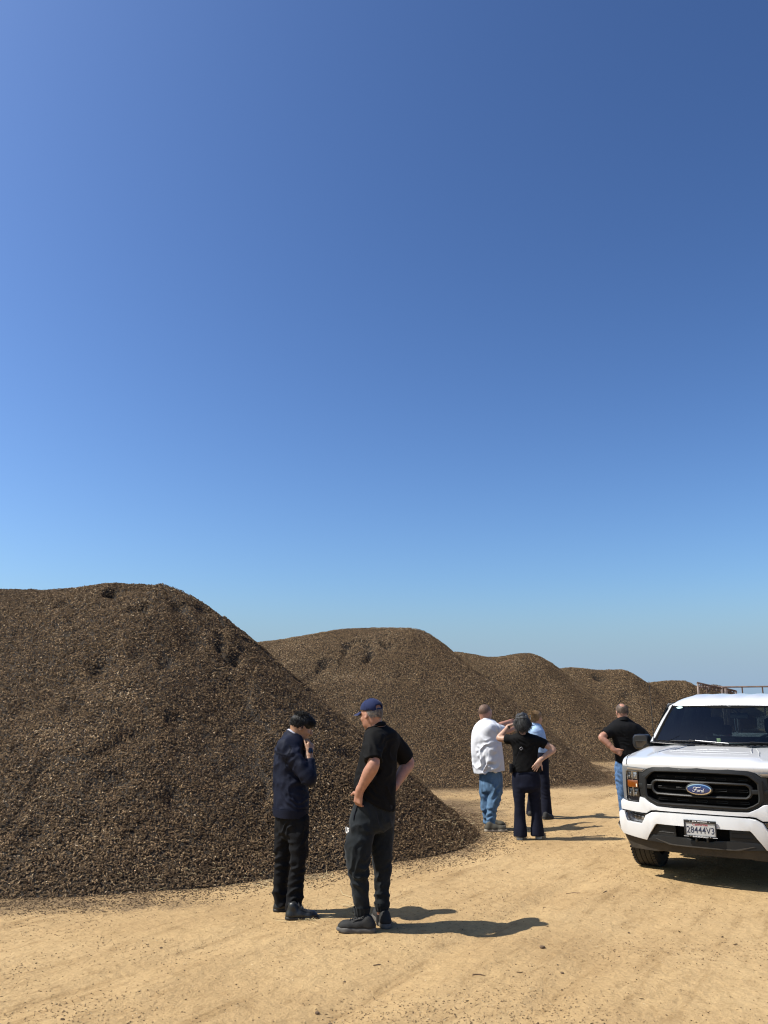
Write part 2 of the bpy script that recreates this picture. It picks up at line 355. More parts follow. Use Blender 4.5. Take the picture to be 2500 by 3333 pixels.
# ------------------------------------------------------------------ loose pieces: one point cloud per mass, each point a husk-shaped piece
def husk_material(name, stops, rough=0.5):
    m, nt, b = new_mat(name)
    a = nt.nodes.new('ShaderNodeAttribute'); a.attribute_type = 'INSTANCER'; a.attribute_name = 'tint'
    r = nt.nodes.new('ShaderNodeValToRGB'); e = r.color_ramp.elements
    while len(e) > 1: e.remove(e[-1])
    e[0].position, e[0].color = stops[0][0], (*stops[0][1], 1)
    for p, c in stops[1:]:
        x = e.new(p); x.color = (*c, 1)
    L(nt, a.outputs['Fac'], r.inputs['Fac']); L(nt, r.outputs[0], b.inputs['Base Color'])
    b.inputs['Roughness'].default_value = rough; b.inputs['Specular IOR Level'].default_value = 0.18
    return m
HUSK = husk_material('husk', [(0.0, (0.0356, 0.02094, 0.01004)), (0.32, (0.09114, 0.05632, 0.02753)), (0.60, (0.1652, 0.1061, 0.05357)), (0.85, (0.2741, 0.1863, 0.0997)), (1.0, (0.4557, 0.3538, 0.2306))], .75)
GRIT = husk_material('grit', [(0.0, (0.1139, 0.0722, 0.04092)), (0.3, (0.2278, 0.1552, 0.08184)), (0.7, (0.3702, 0.2599, 0.1339)), (1.0, (0.4699, 0.361, 0.2158))], 0.9)
def scatter_tree(name, mat, shapes):
    """geometry nodes: every point becomes one of a few bent, squashed low-poly pieces"""
    g = bpy.data.node_groups.new(name, 'GeometryNodeTree')
    g.interface.new_socket('Geometry', in_out='INPUT', socket_type='NodeSocketGeometry'); g.interface.new_socket('Geometry', in_out='OUTPUT', socket_type='NodeSocketGeometry')
    N = g.nodes.new; gi = N('NodeGroupInput'); go = N('NodeGroupOutput')
    join = N('GeometryNodeJoinGeometry')
    for sx, sy, sz, bend in shapes:
        ic = N('GeometryNodeMeshIcoSphere'); ic.inputs['Radius'].default_value = 1.0; ic.inputs['Subdivisions'].default_value = 1
        pos = N('GeometryNodeInputPosition'); sep = N('ShaderNodeSeparateXYZ'); g.links.new(pos.outputs[0], sep.inputs[0])
        m1 = N('ShaderNodeMath'); m1.operation = 'MULTIPLY'; g.links.new(sep.outputs[0], m1.inputs[0]); g.links.new(sep.outputs[0], m1.inputs[1])
        m2 = N('ShaderNodeMath'); m2.operation = 'MULTIPLY'; m2.inputs[1].default_value = bend; g.links.new(m1.outputs[0], m2.inputs[0])
        cb = N('ShaderNodeCombineXYZ'); g.links.new(m2.outputs[0], cb.inputs[2])
        sp = N('GeometryNodeSetPosition'); g.links.new(ic.outputs[0], sp.inputs['Geometry']); g.links.new(cb.outputs[0], sp.inputs['Offset'])
        tr = N('GeometryNodeTransform'); tr.inputs['Scale'].default_value = (sx, sy, sz); g.links.new(sp.outputs[0], tr.inputs['Geometry'])
        sm = N('GeometryNodeSetMaterial'); sm.inputs['Material'].default_value = mat; g.links.new(tr.outputs[0], sm.inputs['Geometry'])
        gt = N('GeometryNodeGeometryToInstance'); g.links.new(sm.outputs[0], gt.inputs[0]); g.links.new(gt.outputs[0], join.inputs[0])
    iop = N('GeometryNodeInstanceOnPoints'); iop.inputs['Pick Instance'].default_value = True
    m2p = N('GeometryNodeMeshToPoints'); g.links.new(gi.outputs[0], m2p.inputs[0])
    g.links.new(m2p.outputs[0], iop.inputs['Points']); g.links.new(join.outputs[0], iop.inputs['Instance'])
    def na(nm, ty):
        a = N('GeometryNodeInputNamedAttribute'); a.data_type = ty; a.inputs['Name'].default_value = nm; return [o for o in a.outputs if o.enabled][0]
    e2r = N('FunctionNodeEulerToRotation'); g.links.new(na('rot', 'FLOAT_VECTOR'), e2r.inputs[0]); g.links.new(e2r.outputs[0], iop.inputs['Rotation'])
    g.links.new(na('siz', 'FLOAT'), iop.inputs['Scale'])
    g.links.new(iop.outputs[0], go.inputs[0])
    return g
HUSK_TREE = scatter_tree('husk_pieces', HUSK, [(0.0180, 0.0088, 0.0034, 0.7), (0.0195, 0.0074, 0.0028, -0.8), (0.0150, 0.0098, 0.0036, 0.5), (0.0220, 0.0062, 0.0026, 1.0), (0.0120, 0.0080, 0.0048, 0.2)])
GRIT_TREE = scatter_tree('grit_pieces', GRIT, [(0.006, 0.0045, 0.0035, 0.2), (0.005, 0.005, 0.004, -0.1), (0.009, 0.003, 0.0022, 0.1)])
def scatter(name, P, Nn, siz, tint, tree, mat, tilt, rng, parent=None, loc=(0, 0, 0)):
    n = len(P)
    Nn = Nn + rng.normal(0, tilt, (n, 3)); Nn /= np.linalg.norm(Nn, axis=1, keepdims=True)
    t = rng.normal(0, 1, (n, 3)); t -= (t * Nn).sum(1, keepdims=True) * Nn; t /= np.linalg.norm(t, axis=1, keepdims=True)
    b = np.cross(Nn, t)
    # columns t, b, n  ->  XYZ euler
    ry = np.arcsin(np.clip(-t[:, 2], -1, 1)); rx = np.arctan2(b[:, 2], Nn[:, 2]); rz = np.arctan2(t[:, 1], t[:, 0])
    rot = np.stack([rx, ry, rz], -1).astype(np.float32)
    me = bpy.data.meshes.new(name); me.vertices.add(n); me.vertices.foreach_set('co', (P - np.array(loc)).astype(np.float32).ravel())
    a = me.attributes.new('rot', 'FLOAT_VECTOR', 'POINT'); a.data.foreach_set('vector', rot.ravel())
    a = me.attributes.new('siz', 'FLOAT', 'POINT'); a.data.foreach_set('value', siz.astype(np.float32))
    a = me.attributes.new('tint', 'FLOAT', 'POINT'); a.data.foreach_set('value', tint.astype(np.float32))
    me.materials.append(mat)
    o = bpy.data.objects.new(name, me); COL.objects.link(o)
    if parent is not None: o.parent = parent
    else: o.location = loc
    md = o.modifiers.new('pieces', 'NODES'); md.node_group = tree
    tag(o, kind='stuff')
    return o
DUST = {0: [(285, 1925, 60, 30), (255, 1965, 55, 35), (225, 2010, 50, 35), (190, 2060, 45, 40), (110, 1990, 80, 40), (420, 1990, 70, 20), (700, 2060, 60, 25), (380, 2260, 120, 25), (190, 2380, 150, 45), (230, 2740, 120, 50)], 1: [(1160, 2085, 90, 26), (1230, 2105, 70, 24), (950, 2100, 80, 30), (1000, 2150, 110, 22), (1290, 2060, 60, 16), (1100, 2200, 170, 26)], 2: [(1700, 2160, 70, 18), (1820, 2230, 60, 16)]}
def dusty(i, P):
    X, Y_, _ = to_px(P); t = 0
    for px, py, sx, sy in DUST.get(i, []): t = t + np.exp(-((X - px + .5 * (Y_ - py)) / sx) ** 2 - ((Y_ - py) / sy) ** 2)
    return .16 * np.clip(t, 0, 1) * (.4 + noise3(P * 2.2, 9))
RNG = np.random.default_rng(5)
DENS = [4000, 3300, 2200, 1300, 800, 180]; SIZ = [.80, .82, .95, 1.2, 1.5, 2.4]
for i, (cx, cy, R, H, x0) in enumerate(PILES):
    A = (min(cx + R + 1 - (x0 - R), 40)) * (2 * R + 2)
    n = int(A * DENS[i] * 1.22)
    x = RNG.uniform(x0 - R, cx + R + 1.0, n); y = RNG.uniform(cy - R - 1, cy + R + 1, n)
    # only where the photo, or a step to its side, can see
    px, py, zc = to_px(np.stack([x, y, np.full(n, 1.5)], -1))
    k = (px > (-260, 640, 1250, 1600, 1900, 2150)[i]) & (px < 2700) & (y < cy + 1.6)
    x, y = x[k], y[k]
    h = pile_h(i, x, y); e = 0.03
    hx = (pile_h(i, x + e, y, False) - pile_h(i, x - e, y, False)) / (2 * e); hy = (pile_h(i, x, y + e, False) - pile_h(i, x, y - e, False)) / (2 * e)
    Nn = np.stack([-hx, -hy, np.ones_like(hx)], -1); Nn /= np.linalg.norm(Nn, axis=1, keepdims=True)
    P = np.stack([x, y, h], -1)
    view = np.array([0, 0, EYE]) - P; view /= np.linalg.norm(view, axis=1, keepdims=True)
    k = (h > 0.0) & ((Nn * view).sum(1) > -0.25)
    P, Nn = P[k], Nn[k]; n = len(P)
    P = P + Nn * (RNG.uniform(-0.010, 0.015, n) * SIZ[i])[:, None]
    # slow drifts of paler and redder pieces over the heap
    pale = fbm2(P[:, 0], P[:, 1], 1.6, 4, 201 + i)
    tint = np.clip(RNG.beta(1.7, 2.6, n) + 0.10 * pale + (0.0, 0.07, 0.08, 0.08, 0.08, 0.06)[i] + dusty(i, P), 0, 1)
    tint = np.where(RNG.random(n) < 0.008, RNG.uniform(0.85, 1, n), tint)
    scatter('loose_husks', P, Nn, SIZ[i] * RNG.uniform(0.75, 1.5, n), tint, HUSK_TREE, HUSK, 0.48 if i == 0 else 0.32, RNG, PILE_O[i], (cx, cy, 0))
    print('pile', i, n, round(time.time() - T0, 1))

# litter on the yard: dense at the feet of the heaps, in drifts dragged along by tyres farther out
def drag(x, y, k=0.0):
    s_ = (x - 0.62 * (y - 8.0)) / math.hypot(1, .62); l_ = (0.62 * x + y) / math.hypot(1, .62)
    return noise3(np.stack([s_ * 2.6 + k, l_ * .55, 0 * x + k], -1))
n = 1100000
x = RNG.uniform(-4.8, 12, n); y = 5.2 + 27 * RNG.random(n) ** 1.35
k0 = (np.abs(x / y) < 0.62); x, y = x[k0], y[k0]; n = len(x)
t = toe_dist(x, y); dg = drag(x, y); clump = noise3(np.stack([x * 2.2, y * 2.2, 0 * x + 3], -1)); fine_c = noise3(np.stack([x * 7, y * 7, 0 * x + 5], -1))
band = noise3(np.stack([x * 0.35 - y * 0.05, y * 1.3, 0 * x], -1))
p = np.exp(-np.clip(t, 0, None) / 0.24) * 0.9
p = p + 0.55 * np.exp(-np.clip(t, 0, None) / 2.4) * np.clip((y - 11) / 2.5, 0, 1) * np.clip(band * 2.6 - 0.95, 0, 1) * np.clip(clump * 2.2 - 0.5, 0, 1)
p = p + 0.22 * np.exp(-((y - 0.09 * (x + 3) - 8.25) / 0.22) ** 2) * np.clip((-0.6 - x) / 1.5, 0, 1) * np.clip(clump * 2.4 - 0.6, 0, 1)
p = p + .75 * np.exp(-((x - 1.0) / 1.1) ** 2 - ((y - 15.4) / 2.0) ** 2) * np.clip(clump * 2 - .35, 0, 1) + .22 * np.clip((y - 17.5) / 3, 0, 1) * np.exp(-np.clip(t, 0, None) / 3.5) * np.clip(band * 2.6 - .9, 0, 1)
near = np.clip((13 - y) / 4, 0, 1)
p = p + near * (0.0012 + 0.050 * np.clip(dg * 3.4 - 2.0, 0, 1) * np.clip(fine_c * 3 - 1.2, 0, 1) + 0.012 * np.clip(clump * 3 - 2.0, 0, 1))
k = (t > -0.12) & (RNG.random(n) < p); x, y, t = x[k], y[k], t[k]; n = len(x); z = ground_h(x, y) + 0.002
s_ = np.where(t > .6, RNG.uniform(.16, .55, n) ** 1.2, RNG.uniform(.35, 1.0, n)) * np.clip(y / 13, 1, 1.6); s_ = np.where(RNG.random(n) < .03, RNG.uniform(.7, 1.2, n), s_)
scatter('scattered_husks', np.stack([x, y, z], -1), np.tile([0, 0, 1.0], (n, 1)), s_, np.clip(RNG.beta(1.3, 3.2, n), 0, 1), HUSK_TREE, HUSK, 0.3, RNG)
print('litter', n)
n = 55000
y = 5.0 + 14 * RNG.random(n) ** 1.7; x = RNG.uniform(-0.55, 0.62, n) * y
c = noise3(np.stack([x * 1.1, y * 1.6, 0 * x + 11], -1))
k = (RNG.random(n) < np.clip(c * 1.9 - 0.5, 0.10, 1)) & (toe_dist(x, y) > 0.02); x, y = x[k], y[k]; n = len(x)
scatter('grit', np.stack([x, y, ground_h(x, y) + 0.0012], -1), np.tile([0, 0, 1.0], (n, 1)), RNG.uniform(0.35, 1.3, n) ** 1.5, RNG.beta(1.3, 1.7, n), GRIT_TREE, GRIT, 0.3, RNG)
print('grit', n, round(time.time() - T0, 1))
# ------------------------------------------------------------------ white pickup truck: x across (right in the photo), y back, z up, nose at y = 0
TX, TY, TYAW = 3.291, 8.953, 0.593
truck = empty('pickup_truck', (TX, TY, 0), -TYAW, 'white pickup truck with black grille, blue oval badge and front number plate', 'truck')
def truck_px(px, py, v):
    """local (x, z) of the photo pixel on the truck's cross plane y = v"""
    c, s = math.cos(TYAW), math.sin(TYAW)
    a = at(px, py, 5.0); d = (a - np.array([0, 0, EYE]))
    o = np.array([-TX, -TY])
    f = lambda X, Y: (X * c - Y * s, X * s + Y * c)
    u0, v0 = f(o[0], o[1]); du, dv = f(d[0], d[1])
    t = (v - v0) / dv
    return u0 + du * t, EYE + d[2] * t
PAINT = pmat('white_paint', (0.58, 0.585, 0.59), 0.30, spec=0.45, coat=0.6, var=(3.5, 0.035))
BLACKP = pmat('black_plastic', (0.011, 0.011, 0.012), 0.42, bump=(220, 0.15), spec=0.5)
SATIN = pmat('satin_charcoal', (0.011, 0.0112, 0.0115), 0.48, spec=0.35, var=(5, 0.15))
DUSTY = pmat('dusty_plastic', (0.034, 0.028, 0.021), 0.75, var=(9, 0.35), bump=(60, 0.2))
VOID = pmat('dark_void', (0.004, 0.004, 0.004), 0.8, spec=0.1)
CHROME = pmat('chrome', (0.75, 0.76, 0.78), 0.12, metallic=1.0)
SILVER = pmat('reflector_silver', (0.42, 0.43, 0.45), 0.22, metallic=0.9)
DRL = pmat('clear_lens', (0.15, 0.155, 0.16), 0.2, spec=0.5, coat=.5)
LAMPD = pmat('lamp_black', (0.012, 0.012, 0.014), 0.10, spec=0.7, coat=1.0)
AMBER = pmat('amber_lens', (0.17, 0.045, 0.004), 0.18, spec=0.6, coat=1.0, var=(60, 0.25))
BLUE = pmat('badge_blue', (0.010, 0.028, 0.12), 0.15, coat=1.0)
RUBBER = pmat('tyre_rubber', (0.028, 0.026, 0.024), 0.85, var=(12, 0.3), bump=(90, 0.2))
ALLOY = pmat('alloy', (0.33, 0.33, 0.34), 0.3, metallic=0.8)
PLATEW = pmat('plate_white', (0.38, 0.38, 0.375), 0.4, var=(18, 0.10))
NAVYINK = pmat('plate_ink', (0.016, 0.022, 0.05), 0.5)
REDINK = pmat('red_ink', (0.35, 0.02, 0.03), 0.5)
WHITEINK = pmat('white_ink', (0.66, 0.66, 0.66), 0.5)
CABIN = pmat('cabin_trim', (0.022, 0.026, 0.026), 0.8, var=(8, 0.2))
SEATM = pmat('seat_cloth', (0.03, 0.031, 0.034), 0.9)
def glass_mat(name, tint, fac=0.0):
    m, nt, b = new_mat(name)
    nt.nodes.remove(b); out = nt.nodes['Material Output']
    tr = nt.nodes.new('ShaderNodeBsdfTransparent'); tr.inputs[0].default_value = (*tint, 1)
    gl = nt.nodes.new('ShaderNodeBsdfGlossy'); gl.inputs['Roughness'].default_value = 0.02; gl.inputs['Color'].default_value = (1, 1, 1, 1)
    fr = nt.nodes.new('ShaderNodeFresnel'); fr.inputs['IOR'].default_value = 1.5
    mx = nt.nodes.new('ShaderNodeMixShader'); L(nt, fr.outputs[0], mx.inputs[0]); L(nt, tr.outputs[0], mx.inputs[1]); L(nt, gl.outputs[0], mx.inputs[2]); L(nt, mx.outputs[0], out.inputs[0])
    return m
GLASS = glass_mat('windscreen_glass', (0.52, 0.62, 0.65)); TINT = pmat('privacy_glass', (.006, .009, .011), .3, spec=.15)

def vf(u): return 0.26 * u * u
def mirror_poly(half):
    """half outline with x <= 0 from the top centre line to the bottom centre line -> closed symmetric outline"""
    r = [(-x, z) for x, z in reversed(half) if abs(x) > 1e-6]
    return list(half) + r
def panel(name, pts, off, thick, mat, parent, bev=0.005, step=0.09, lean=None, curve=vf):
    """outline in (x, z) given depth and bent on the curve of the nose; lean(z) adds depth by height"""
    bm = bmesh.new()
    bm.faces.new([bm.verts.new((x, 0, z)) for x, z in pts])
    x0, x1 = min(p[0] for p in pts), max(p[0] for p in pts)
    k = x0 + step
    while k < x1 - 0.02:
        bmesh.ops.bisect_plane(bm, geom=bm.verts[:] + bm.edges[:] + bm.faces[:], plane_co=(k, 0, 0), plane_no=(1, 0, 0), dist=1e-5)
        k += step
    bmesh.ops.recalc_face_normals(bm, faces=bm.faces)
    bm.normal_update()
    if bm.faces[:][0].normal.y > 0:
        for f in bm.faces: f.normal_flip()
    r = bmesh.ops.extrude_face_region(bm, geom=bm.faces[:])
    front = [g for g in r['geom'] if isinstance(g, bmesh.types.BMFace)]
    for v in {v for f in front for v in f.verts}: v.co.y = -thick
    if bev:
        fs = set(front); ed = [e for e in bm.edges if sum(f in fs for f in e.link_faces) == 1]
        bmesh.ops.bevel(bm, geom=ed, offset=bev, segments=2, profile=0.5, affect='EDGES', clamp_overlap=True)
    for v in bm.verts:
        v.co.y += curve(v.co.x) + off + (lean(v.co.z) if lean else 0)
    return bm_obj(name, bm, mat, parent, 40)
def loft(name, rows, mat, parent, closed_u=False, closed_v=False, sharp=40, cap=False):
    rows = np.array(rows, float); m, n, _ = rows.shape
    F = []
    for i in range(m if closed_v else m - 1):
        for j in range(n if closed_u else n - 1):
            a, b = i, (i + 1) % m; c, d = j, (j + 1) % n
            F.append((a * n + c, a * n + d, b * n + d, b * n + c))
    if cap: F.append(tuple(range(n))); F.append(tuple((m - 1) * n + j for j in range(n)))
    bm = bmesh.new(); vs = [bm.verts.new(v) for v in rows.reshape(-1, 3)]
    for f in F:
        try: bm.faces.new([vs[i] for i in f])
        except ValueError: pass
    return bm_obj(name, bm, mat, parent, sharp)
def box_bm(bm, x0, x1, y0, y1, z0, z1, bev=0.0, rot=None):
    vs = [bm.verts.new((x, y, z)) for x in (x0, x1) for y in (y0, y1) for z in (z0, z1)]
    fs = [bm.faces.new([vs[i] for i in f]) for f in ((0, 1, 3, 2), (4, 6, 7, 5), (0, 4, 5, 1), (2, 3, 7, 6), (0, 2, 6, 4), (1, 5, 7, 3))]
    if bev:
        es = list({e for f in fs for e in f.edges})
        r = bmesh.ops.bevel(bm, geom=es, offset=bev, segments=2, profile=0.5, affect='EDGES'); vs = list({v for f in r['faces'] for v in f.verts} | {v for v in vs if v.is_valid})
    if rot:
        bmesh.ops.transform(bm, matrix=rot, verts=[v for v in vs if v.is_valid])
    return bm
def box(name, x0, x1, y0, y1, z0, z1, mat, parent, bev=0.004, rot=None):
    bm = bmesh.new(); box_bm(bm, x0, x1, y0, y1, z0, z1, bev, rot); return bm_obj(name, bm, mat, parent, 40)
def tube_bm(bm, pts, r, seg=8, closed=False, cap=True):
    pts = [Vector(p) for p in pts]; n = len(pts); rr = r if hasattr(r, '__len__') else [r] * n
    rings = []; up = None
    for i, p in enumerate(pts):
        a = pts[(i - 1) % n] if (closed or i > 0) else p; b = pts[(i + 1) % n] if (closed or i < n - 1) else p
        t = (b - a).normalized()
        if up is None: up = t.orthogonal().normalized()
        up = (up - t * up.dot(t)); up = up.normalized() if up.length > 1e-6 else t.orthogonal().normalized()
        s = t.cross(up)
        rings.append([bm.verts.new(p + (up * math.cos(q) + s * math.sin(q)) * rr[i]) for q in [2 * math.pi * k / seg for k in range(seg)]])
    for i in range(n if closed else n - 1):
        A, B = rings[i], rings[(i + 1) % n]
        for k in range(seg): bm.faces.new((A[k], A[(k + 1) % seg], B[(k + 1) % seg], B[k]))
    if cap and not closed:
        bm.faces.new(rings[0][::-1]); bm.faces.new(rings[-1])
    return bm
def tube(name, pts, r, mat, parent, seg=8, closed=False):
    bm = bmesh.new(); tube_bm(bm, pts, r, seg, closed); return bm_obj(name, bm, mat, parent, 50)
def lathe(name, prof, mat, parent, seg=40, centre=(0, 0, 0), axis='x', sharp=35):
    rows = []
    for k in range(seg):
        a = 2 * math.pi * k / seg; ca, sa = math.cos(a), math.sin(a)
        rows.append([(centre[0] + h, centre[1] + r * ca, centre[2] + r * sa) for h, r in prof])
    return loft(name, rows, mat, parent, closed_v=True, sharp=sharp)
def text_obj(name, body, height, mat, parent, centre, rot, width=None, bold=0.0, shear=0.0, depth=0.0012):
    cu = bpy.data.curves.new(name, 'FONT'); cu.body = body; cu.align_x = 'CENTER'; cu.align_y = 'CENTER'; cu.size = 1.0; cu.extrude = 0.02; cu.offset = bold; cu.shear = shear; cu.resolution_u = 3
    ob = bpy.data.objects.new(name, cu); COL.objects.link(ob); bpy.context.view_layer.update()
    me = bpy.data.meshes.new_from_object(ob); bpy.data.objects.remove(ob); bpy.data.curves.remove(cu); me.name = name
    n = len(me.vertices); co = np.empty(n * 3, np.float32); me.vertices.foreach_get('co', co); co = co.reshape(-1, 3)
    lo, hi = co.min(0), co.max(0); co -= (lo + hi) / 2
    s = height / (hi[1] - lo[1]); sx = width / (hi[0] - lo[0]) if width else s
    co *= (sx, s, depth / 0.04)
    me.vertices.foreach_set('co', co.ravel()); me.materials.append(mat); me.update()
    o = bpy.data.objects.new(name, me); COL.objects.link(o); o.parent = parent; o.location = centre; o.rotation_euler = rot
    return o

# ---- nose
hood_p = [[-0.86, -0.80, -0.70, -0.60, -0.56, -0.49, -0.40, -0.30, -0.15, 0.0]]
def hood_row(vs, wid, zc, ze, bul, blend):
    """one cross section of hood and shoulders, half the width then mirrored"""
    out = []
    for q in (1.0, 0.965, 0.93, 0.885, 0.84, 0.80, 0.74, 0.68, 0.62, 0.56, 0.50, 0.44, 0.38, 0.32, 0.24, 0.16, 0.08, 0.0):
        u = q * wid
        # raised centre between two creases, a step up from the shoulder to the hood
        t = min(max((q - 0.60) / 0.06, 0), 1); t = t * t * (3 - 2 * t)
        e = min(max((q - 0.86) / 0.14, 0), 1)
        z = zc - bul * t - 0.010 * q * q + (ze - zc + bul + 0.010) * e ** 1.6 * 1.0
        out.append((-u, vs + vf(u) * blend, z))
    return out + [(-x, y, z) for x, y, z in out[-2::-1]]
rows = [hood_row(0.012, .850, 1.150, 1.150, 0.0, 1), hood_row(-0.004, .852, 1.192, 1.172, 0.0, 1), hood_row(0.003, .853, 1.212, 1.190, 0.0, 1), hood_row(0.035, .858, 1.240, 1.212, 0.004, 1),
        hood_row(0.085, .866, 1.262, 1.228, 0.010, 1), hood_row(0.16, .876, 1.280, 1.238, 0.018, .95), hood_row(0.32, .90, 1.296, 1.246, 0.026, .8), hood_row(0.55, .935, 1.312, 1.250, 0.028, .55),
        hood_row(0.85, .965, 1.330, 1.255, 0.026, .25), hood_row(1.06, .975, 1.343, 1.262, 0.024, .1), hood_row(1.24, .97, 1.350, 1.272, 0.018, .05), hood_row(1.52, .96, 1.345, 1.285, 0.015, 0)]
hood = loft('hood', rows, PAINT, truck, sharp=50)
# pressed creases on the hood and the shut lines beside it
for s in (-1, 1):
    tube('hood_crease', [(s * 0.36, 1.07, 1.347), (s * 0.40, 0.80, 1.332), (s * 0.44, 0.62, 1.322)], [0.004, 0.008, 0.002], PAINT, hood, 6)
    tube('hood_crease', [(s * 0.42, 1.02, 1.344), (s * 0.50, 0.70, 1.322), (s * 0.55, 0.40, 1.298)], [0.003, 0.007, 0.002], PAINT, hood, 6)
tube('hood_crease', [(-0.42, 0.58, 1.319), (0, 0.53, 1.321), (0.42, 0.58, 1.319)], [0.002, 0.006, 0.002], PAINT, hood, 6)
for s in (-1, 1): tube('shut_line', [(s * 0.800, 0.152, 1.176), (s * 0.803, 0.175, 1.215), (s * 0.812, 0.26, 1.257), (s * 0.835, 0.5, 1.281), (s * 0.868, 0.9, 1.294), (s * 0.88, 1.2, 1.31)], 0.0035, VOID, hood, 6)

up = mirror_poly([(0, .763), (-.30, .762), (-.465, .765), (-.546, .802), (-.600, .838), (-.650, .847), (-.664, .785), (-.816, .790), (-.870, .808), (-.896, .780), (-.893, .698), (-.584, .684), (-.527, .718), (-.469, .725), (0, .730)])
panel('upper_fascia', up, 0.0, 0.03, PAINT, truck, 0.008, lean=lambda z: 0.0)
bp = mirror_poly([(0, .716), (-.30, .713), (-.470, .707), (-.522, .699), (-.584, .666), (-.632, .582), (-.655, .577), (-.800, .584), (-.815, .592), (-.846, .680), (-.894, .687), (-.917, .664), (-.914, .56), (-.904, .484), (-.878, .446), (-.594, .411), (-.553, .477), (-.480, .578), (-.462, .592), (-.265, .595), (0, .597)])
bumper = panel('bumper', bp, -0.012, 0.05, PAINT, truck, 0.014, lean=lambda z: 0.10 * (z - .60) ** 2 * 8)
panel('bumper_gap', mirror_poly([(0, .745), (-.895, .72), (-.895, .66), (0, .69)]), 0.035, 0.01, VOID, truck, 0)
# grille surround: a sculpted ring
outer = [(0, 1.187), (-.30, 1.181), (-.49, 1.168), (-.545, 1.150), (-.600, 1.105), (-.656, 1.102), (-.660, .95), (-.648, .846), (-.60, .836), (-.546, .80), (-.465, .764), (-.30, .761), (0, .762)]
inner = [(0, 1.128), (-.30, 1.124), (-.44, 1.120), (-.480, 1.110), (-.53, 1.070), (-.556, 1.036), (-.558, .97), (-.558, .90), (-.552, .862), (-.50, .83), (-.440, .806), (-.30, .808), (0, .814)]
def lerp(a, b, t): return (a[0] + (b[0] - a[0]) * t, a[1] + (b[1] - a[1]) * t)
def ring_rows(outer, inner, prof):
    o2 = mirror_poly(outer); i2 = mirror_poly(inner); rows = []
    for a, b in zip(o2, i2):
        rows.append([(lerp(a, b, t)[0], vf(lerp(a, b, t)[0]) + d, lerp(a, b, t)[1]) for t, d in prof])
    return rows
grille = loft('grille', ring_rows(outer, inner, [(0, .05), (0, .012), (.06, .002), (.40, -.004), (.52, -.022), (.80, -.026), (.95, -.016), (1.0, .006), (1.0, .075)]), SATIN, truck, closed_v=True, sharp=25)
panel('grille_back', mirror_poly([(0, 1.15), (-.57, 1.13), (-.60, .95), (-.57, .80), (0, .78)]), 0.075, 0.004, VOID, grille, 0)
ringo = [(0, 1.049), (-.30, 1.047), (-.458, 1.044), (-.494, 1.028), (-.517, 1.001), (-.521, .965), (-.517, .936), (-.494, .903), (-.458, .882), (-.30, .880), (0, .880)]
ringi = [(0, 1.020), (-.30, 1.019), (-.445, 1.017), (-.464, 1.010), (-.479, .992), (-.481, .965), (-.479, .942), (-.464, .920), (-.445, .908), (-.30, .907), (0, .907)]
loft('centre_ring', ring_rows(ringo, ringi, [(0, .07), (0, .012), (.12, .0), (.5, -.006), (.88, .0), (1, .012), (1, .07)]), SATIN, grille, closed_v=True, sharp=25)
for s in (-1, 1):
    bar = [(s * .660, .984), (s * .505, .984), (s * .505, .940), (s * .655, .940)]
    panel('cross_bar', bar, 0.02, 0.03, SATIN, grille, 0.006)
for z, us in ((1.076, (-.385, -.184, .015, .215, .415)), (.964, (-.383, -.185, .215, .415)), (.847, (-.378, -.18, .015, .215, .415))):
    # a bar across the opening that carries the raised slots
    w = .50 if z > 1 else (.47 if z > .9 else .46)
    panel('grille_bar', [(-w, z + .021), (w, z + .021), (w, z - .021), (-w, z - .021)], 0.068, 0.03, VOID, grille, 0.008)
    for u in us:
        bm = bmesh.new(); d = vf(u) + 0.034
        P = [(u - .054, d, z - .006), (u - .050, d, z - .009), (u + .050, d, z - .009), (u + .054, d, z - .006), (u + .054, d, z + .006), (u + .050, d, z + .009), (u - .050, d, z + .009), (u - .054, d, z + .006)]
        tube_bm(bm, P, 0.0026, 6, closed=True); bm_obj('grille_slot', bm, SATIN, grille)
# badge
def disc(name, rx, rz, y, mat, parent, dome=0.006, cx=0.006, cz=.968, seg=40):
    rows = []
    for t, k in ((1.0, 0.010), (1.0, 0.0), (.92, -dome * .5), (.6, -dome * .9), (.02, -dome)):
        rows.append([(cx + rx * t * math.cos(a), y + k, cz + rz * t * math.sin(a)) for a in [2 * math.pi * j / seg for j in range(seg)]])
    return loft(name, rows, mat, parent, closed_u=True, sharp=30)
badge = disc('badge', .138, .066, -.006, SATIN, truck, .012)
disc('badge_rim', .125, .0535, -.021, CHROME, badge, .004)
disc('badge_field', .113, .0445, -.0265, BLUE, badge, .003)
bm = bmesh.new()
def stroke(P, r=0.0021):
    tube_bm(bm, [(0.006 + (x - 1425) * .000530, -0.0312, .968 - (y - 607) * .000530) for x, y in P], r, 6)
def ell(cx, cy, rx, ry, sl=0.25, n=14): return [(cx + rx * math.cos(a) - sl * ry * math.sin(a), cy + ry * math.sin(a)) for a in [2 * math.pi * k / n for k in range(n + 1)]]
for P in ([(1308, 628), (1312, 645), (1330, 652), (1352, 640), (1370, 608), (1388, 578), (1404, 566)], [(1332, 606), (1320, 590), (1334, 570), (1372, 564), (1420, 572), (1455, 566), (1474, 556)], [(1346, 612), (1372, 606), (1398, 604)],
          ell(1412, 634, 15, 18), [(1446, 617), (1440, 634), (1436, 652)], [(1441, 632), (1452, 618), (1466, 616), (1470, 622)], ell(1491, 635, 15, 17), [(1534, 584), (1521, 608), (1507, 640), (1511, 652), (1528, 643)], [(1426, 620), (1440, 618)]):
    stroke(P)
bm_obj('badge_lettering', bm, WHITEINK, badge)

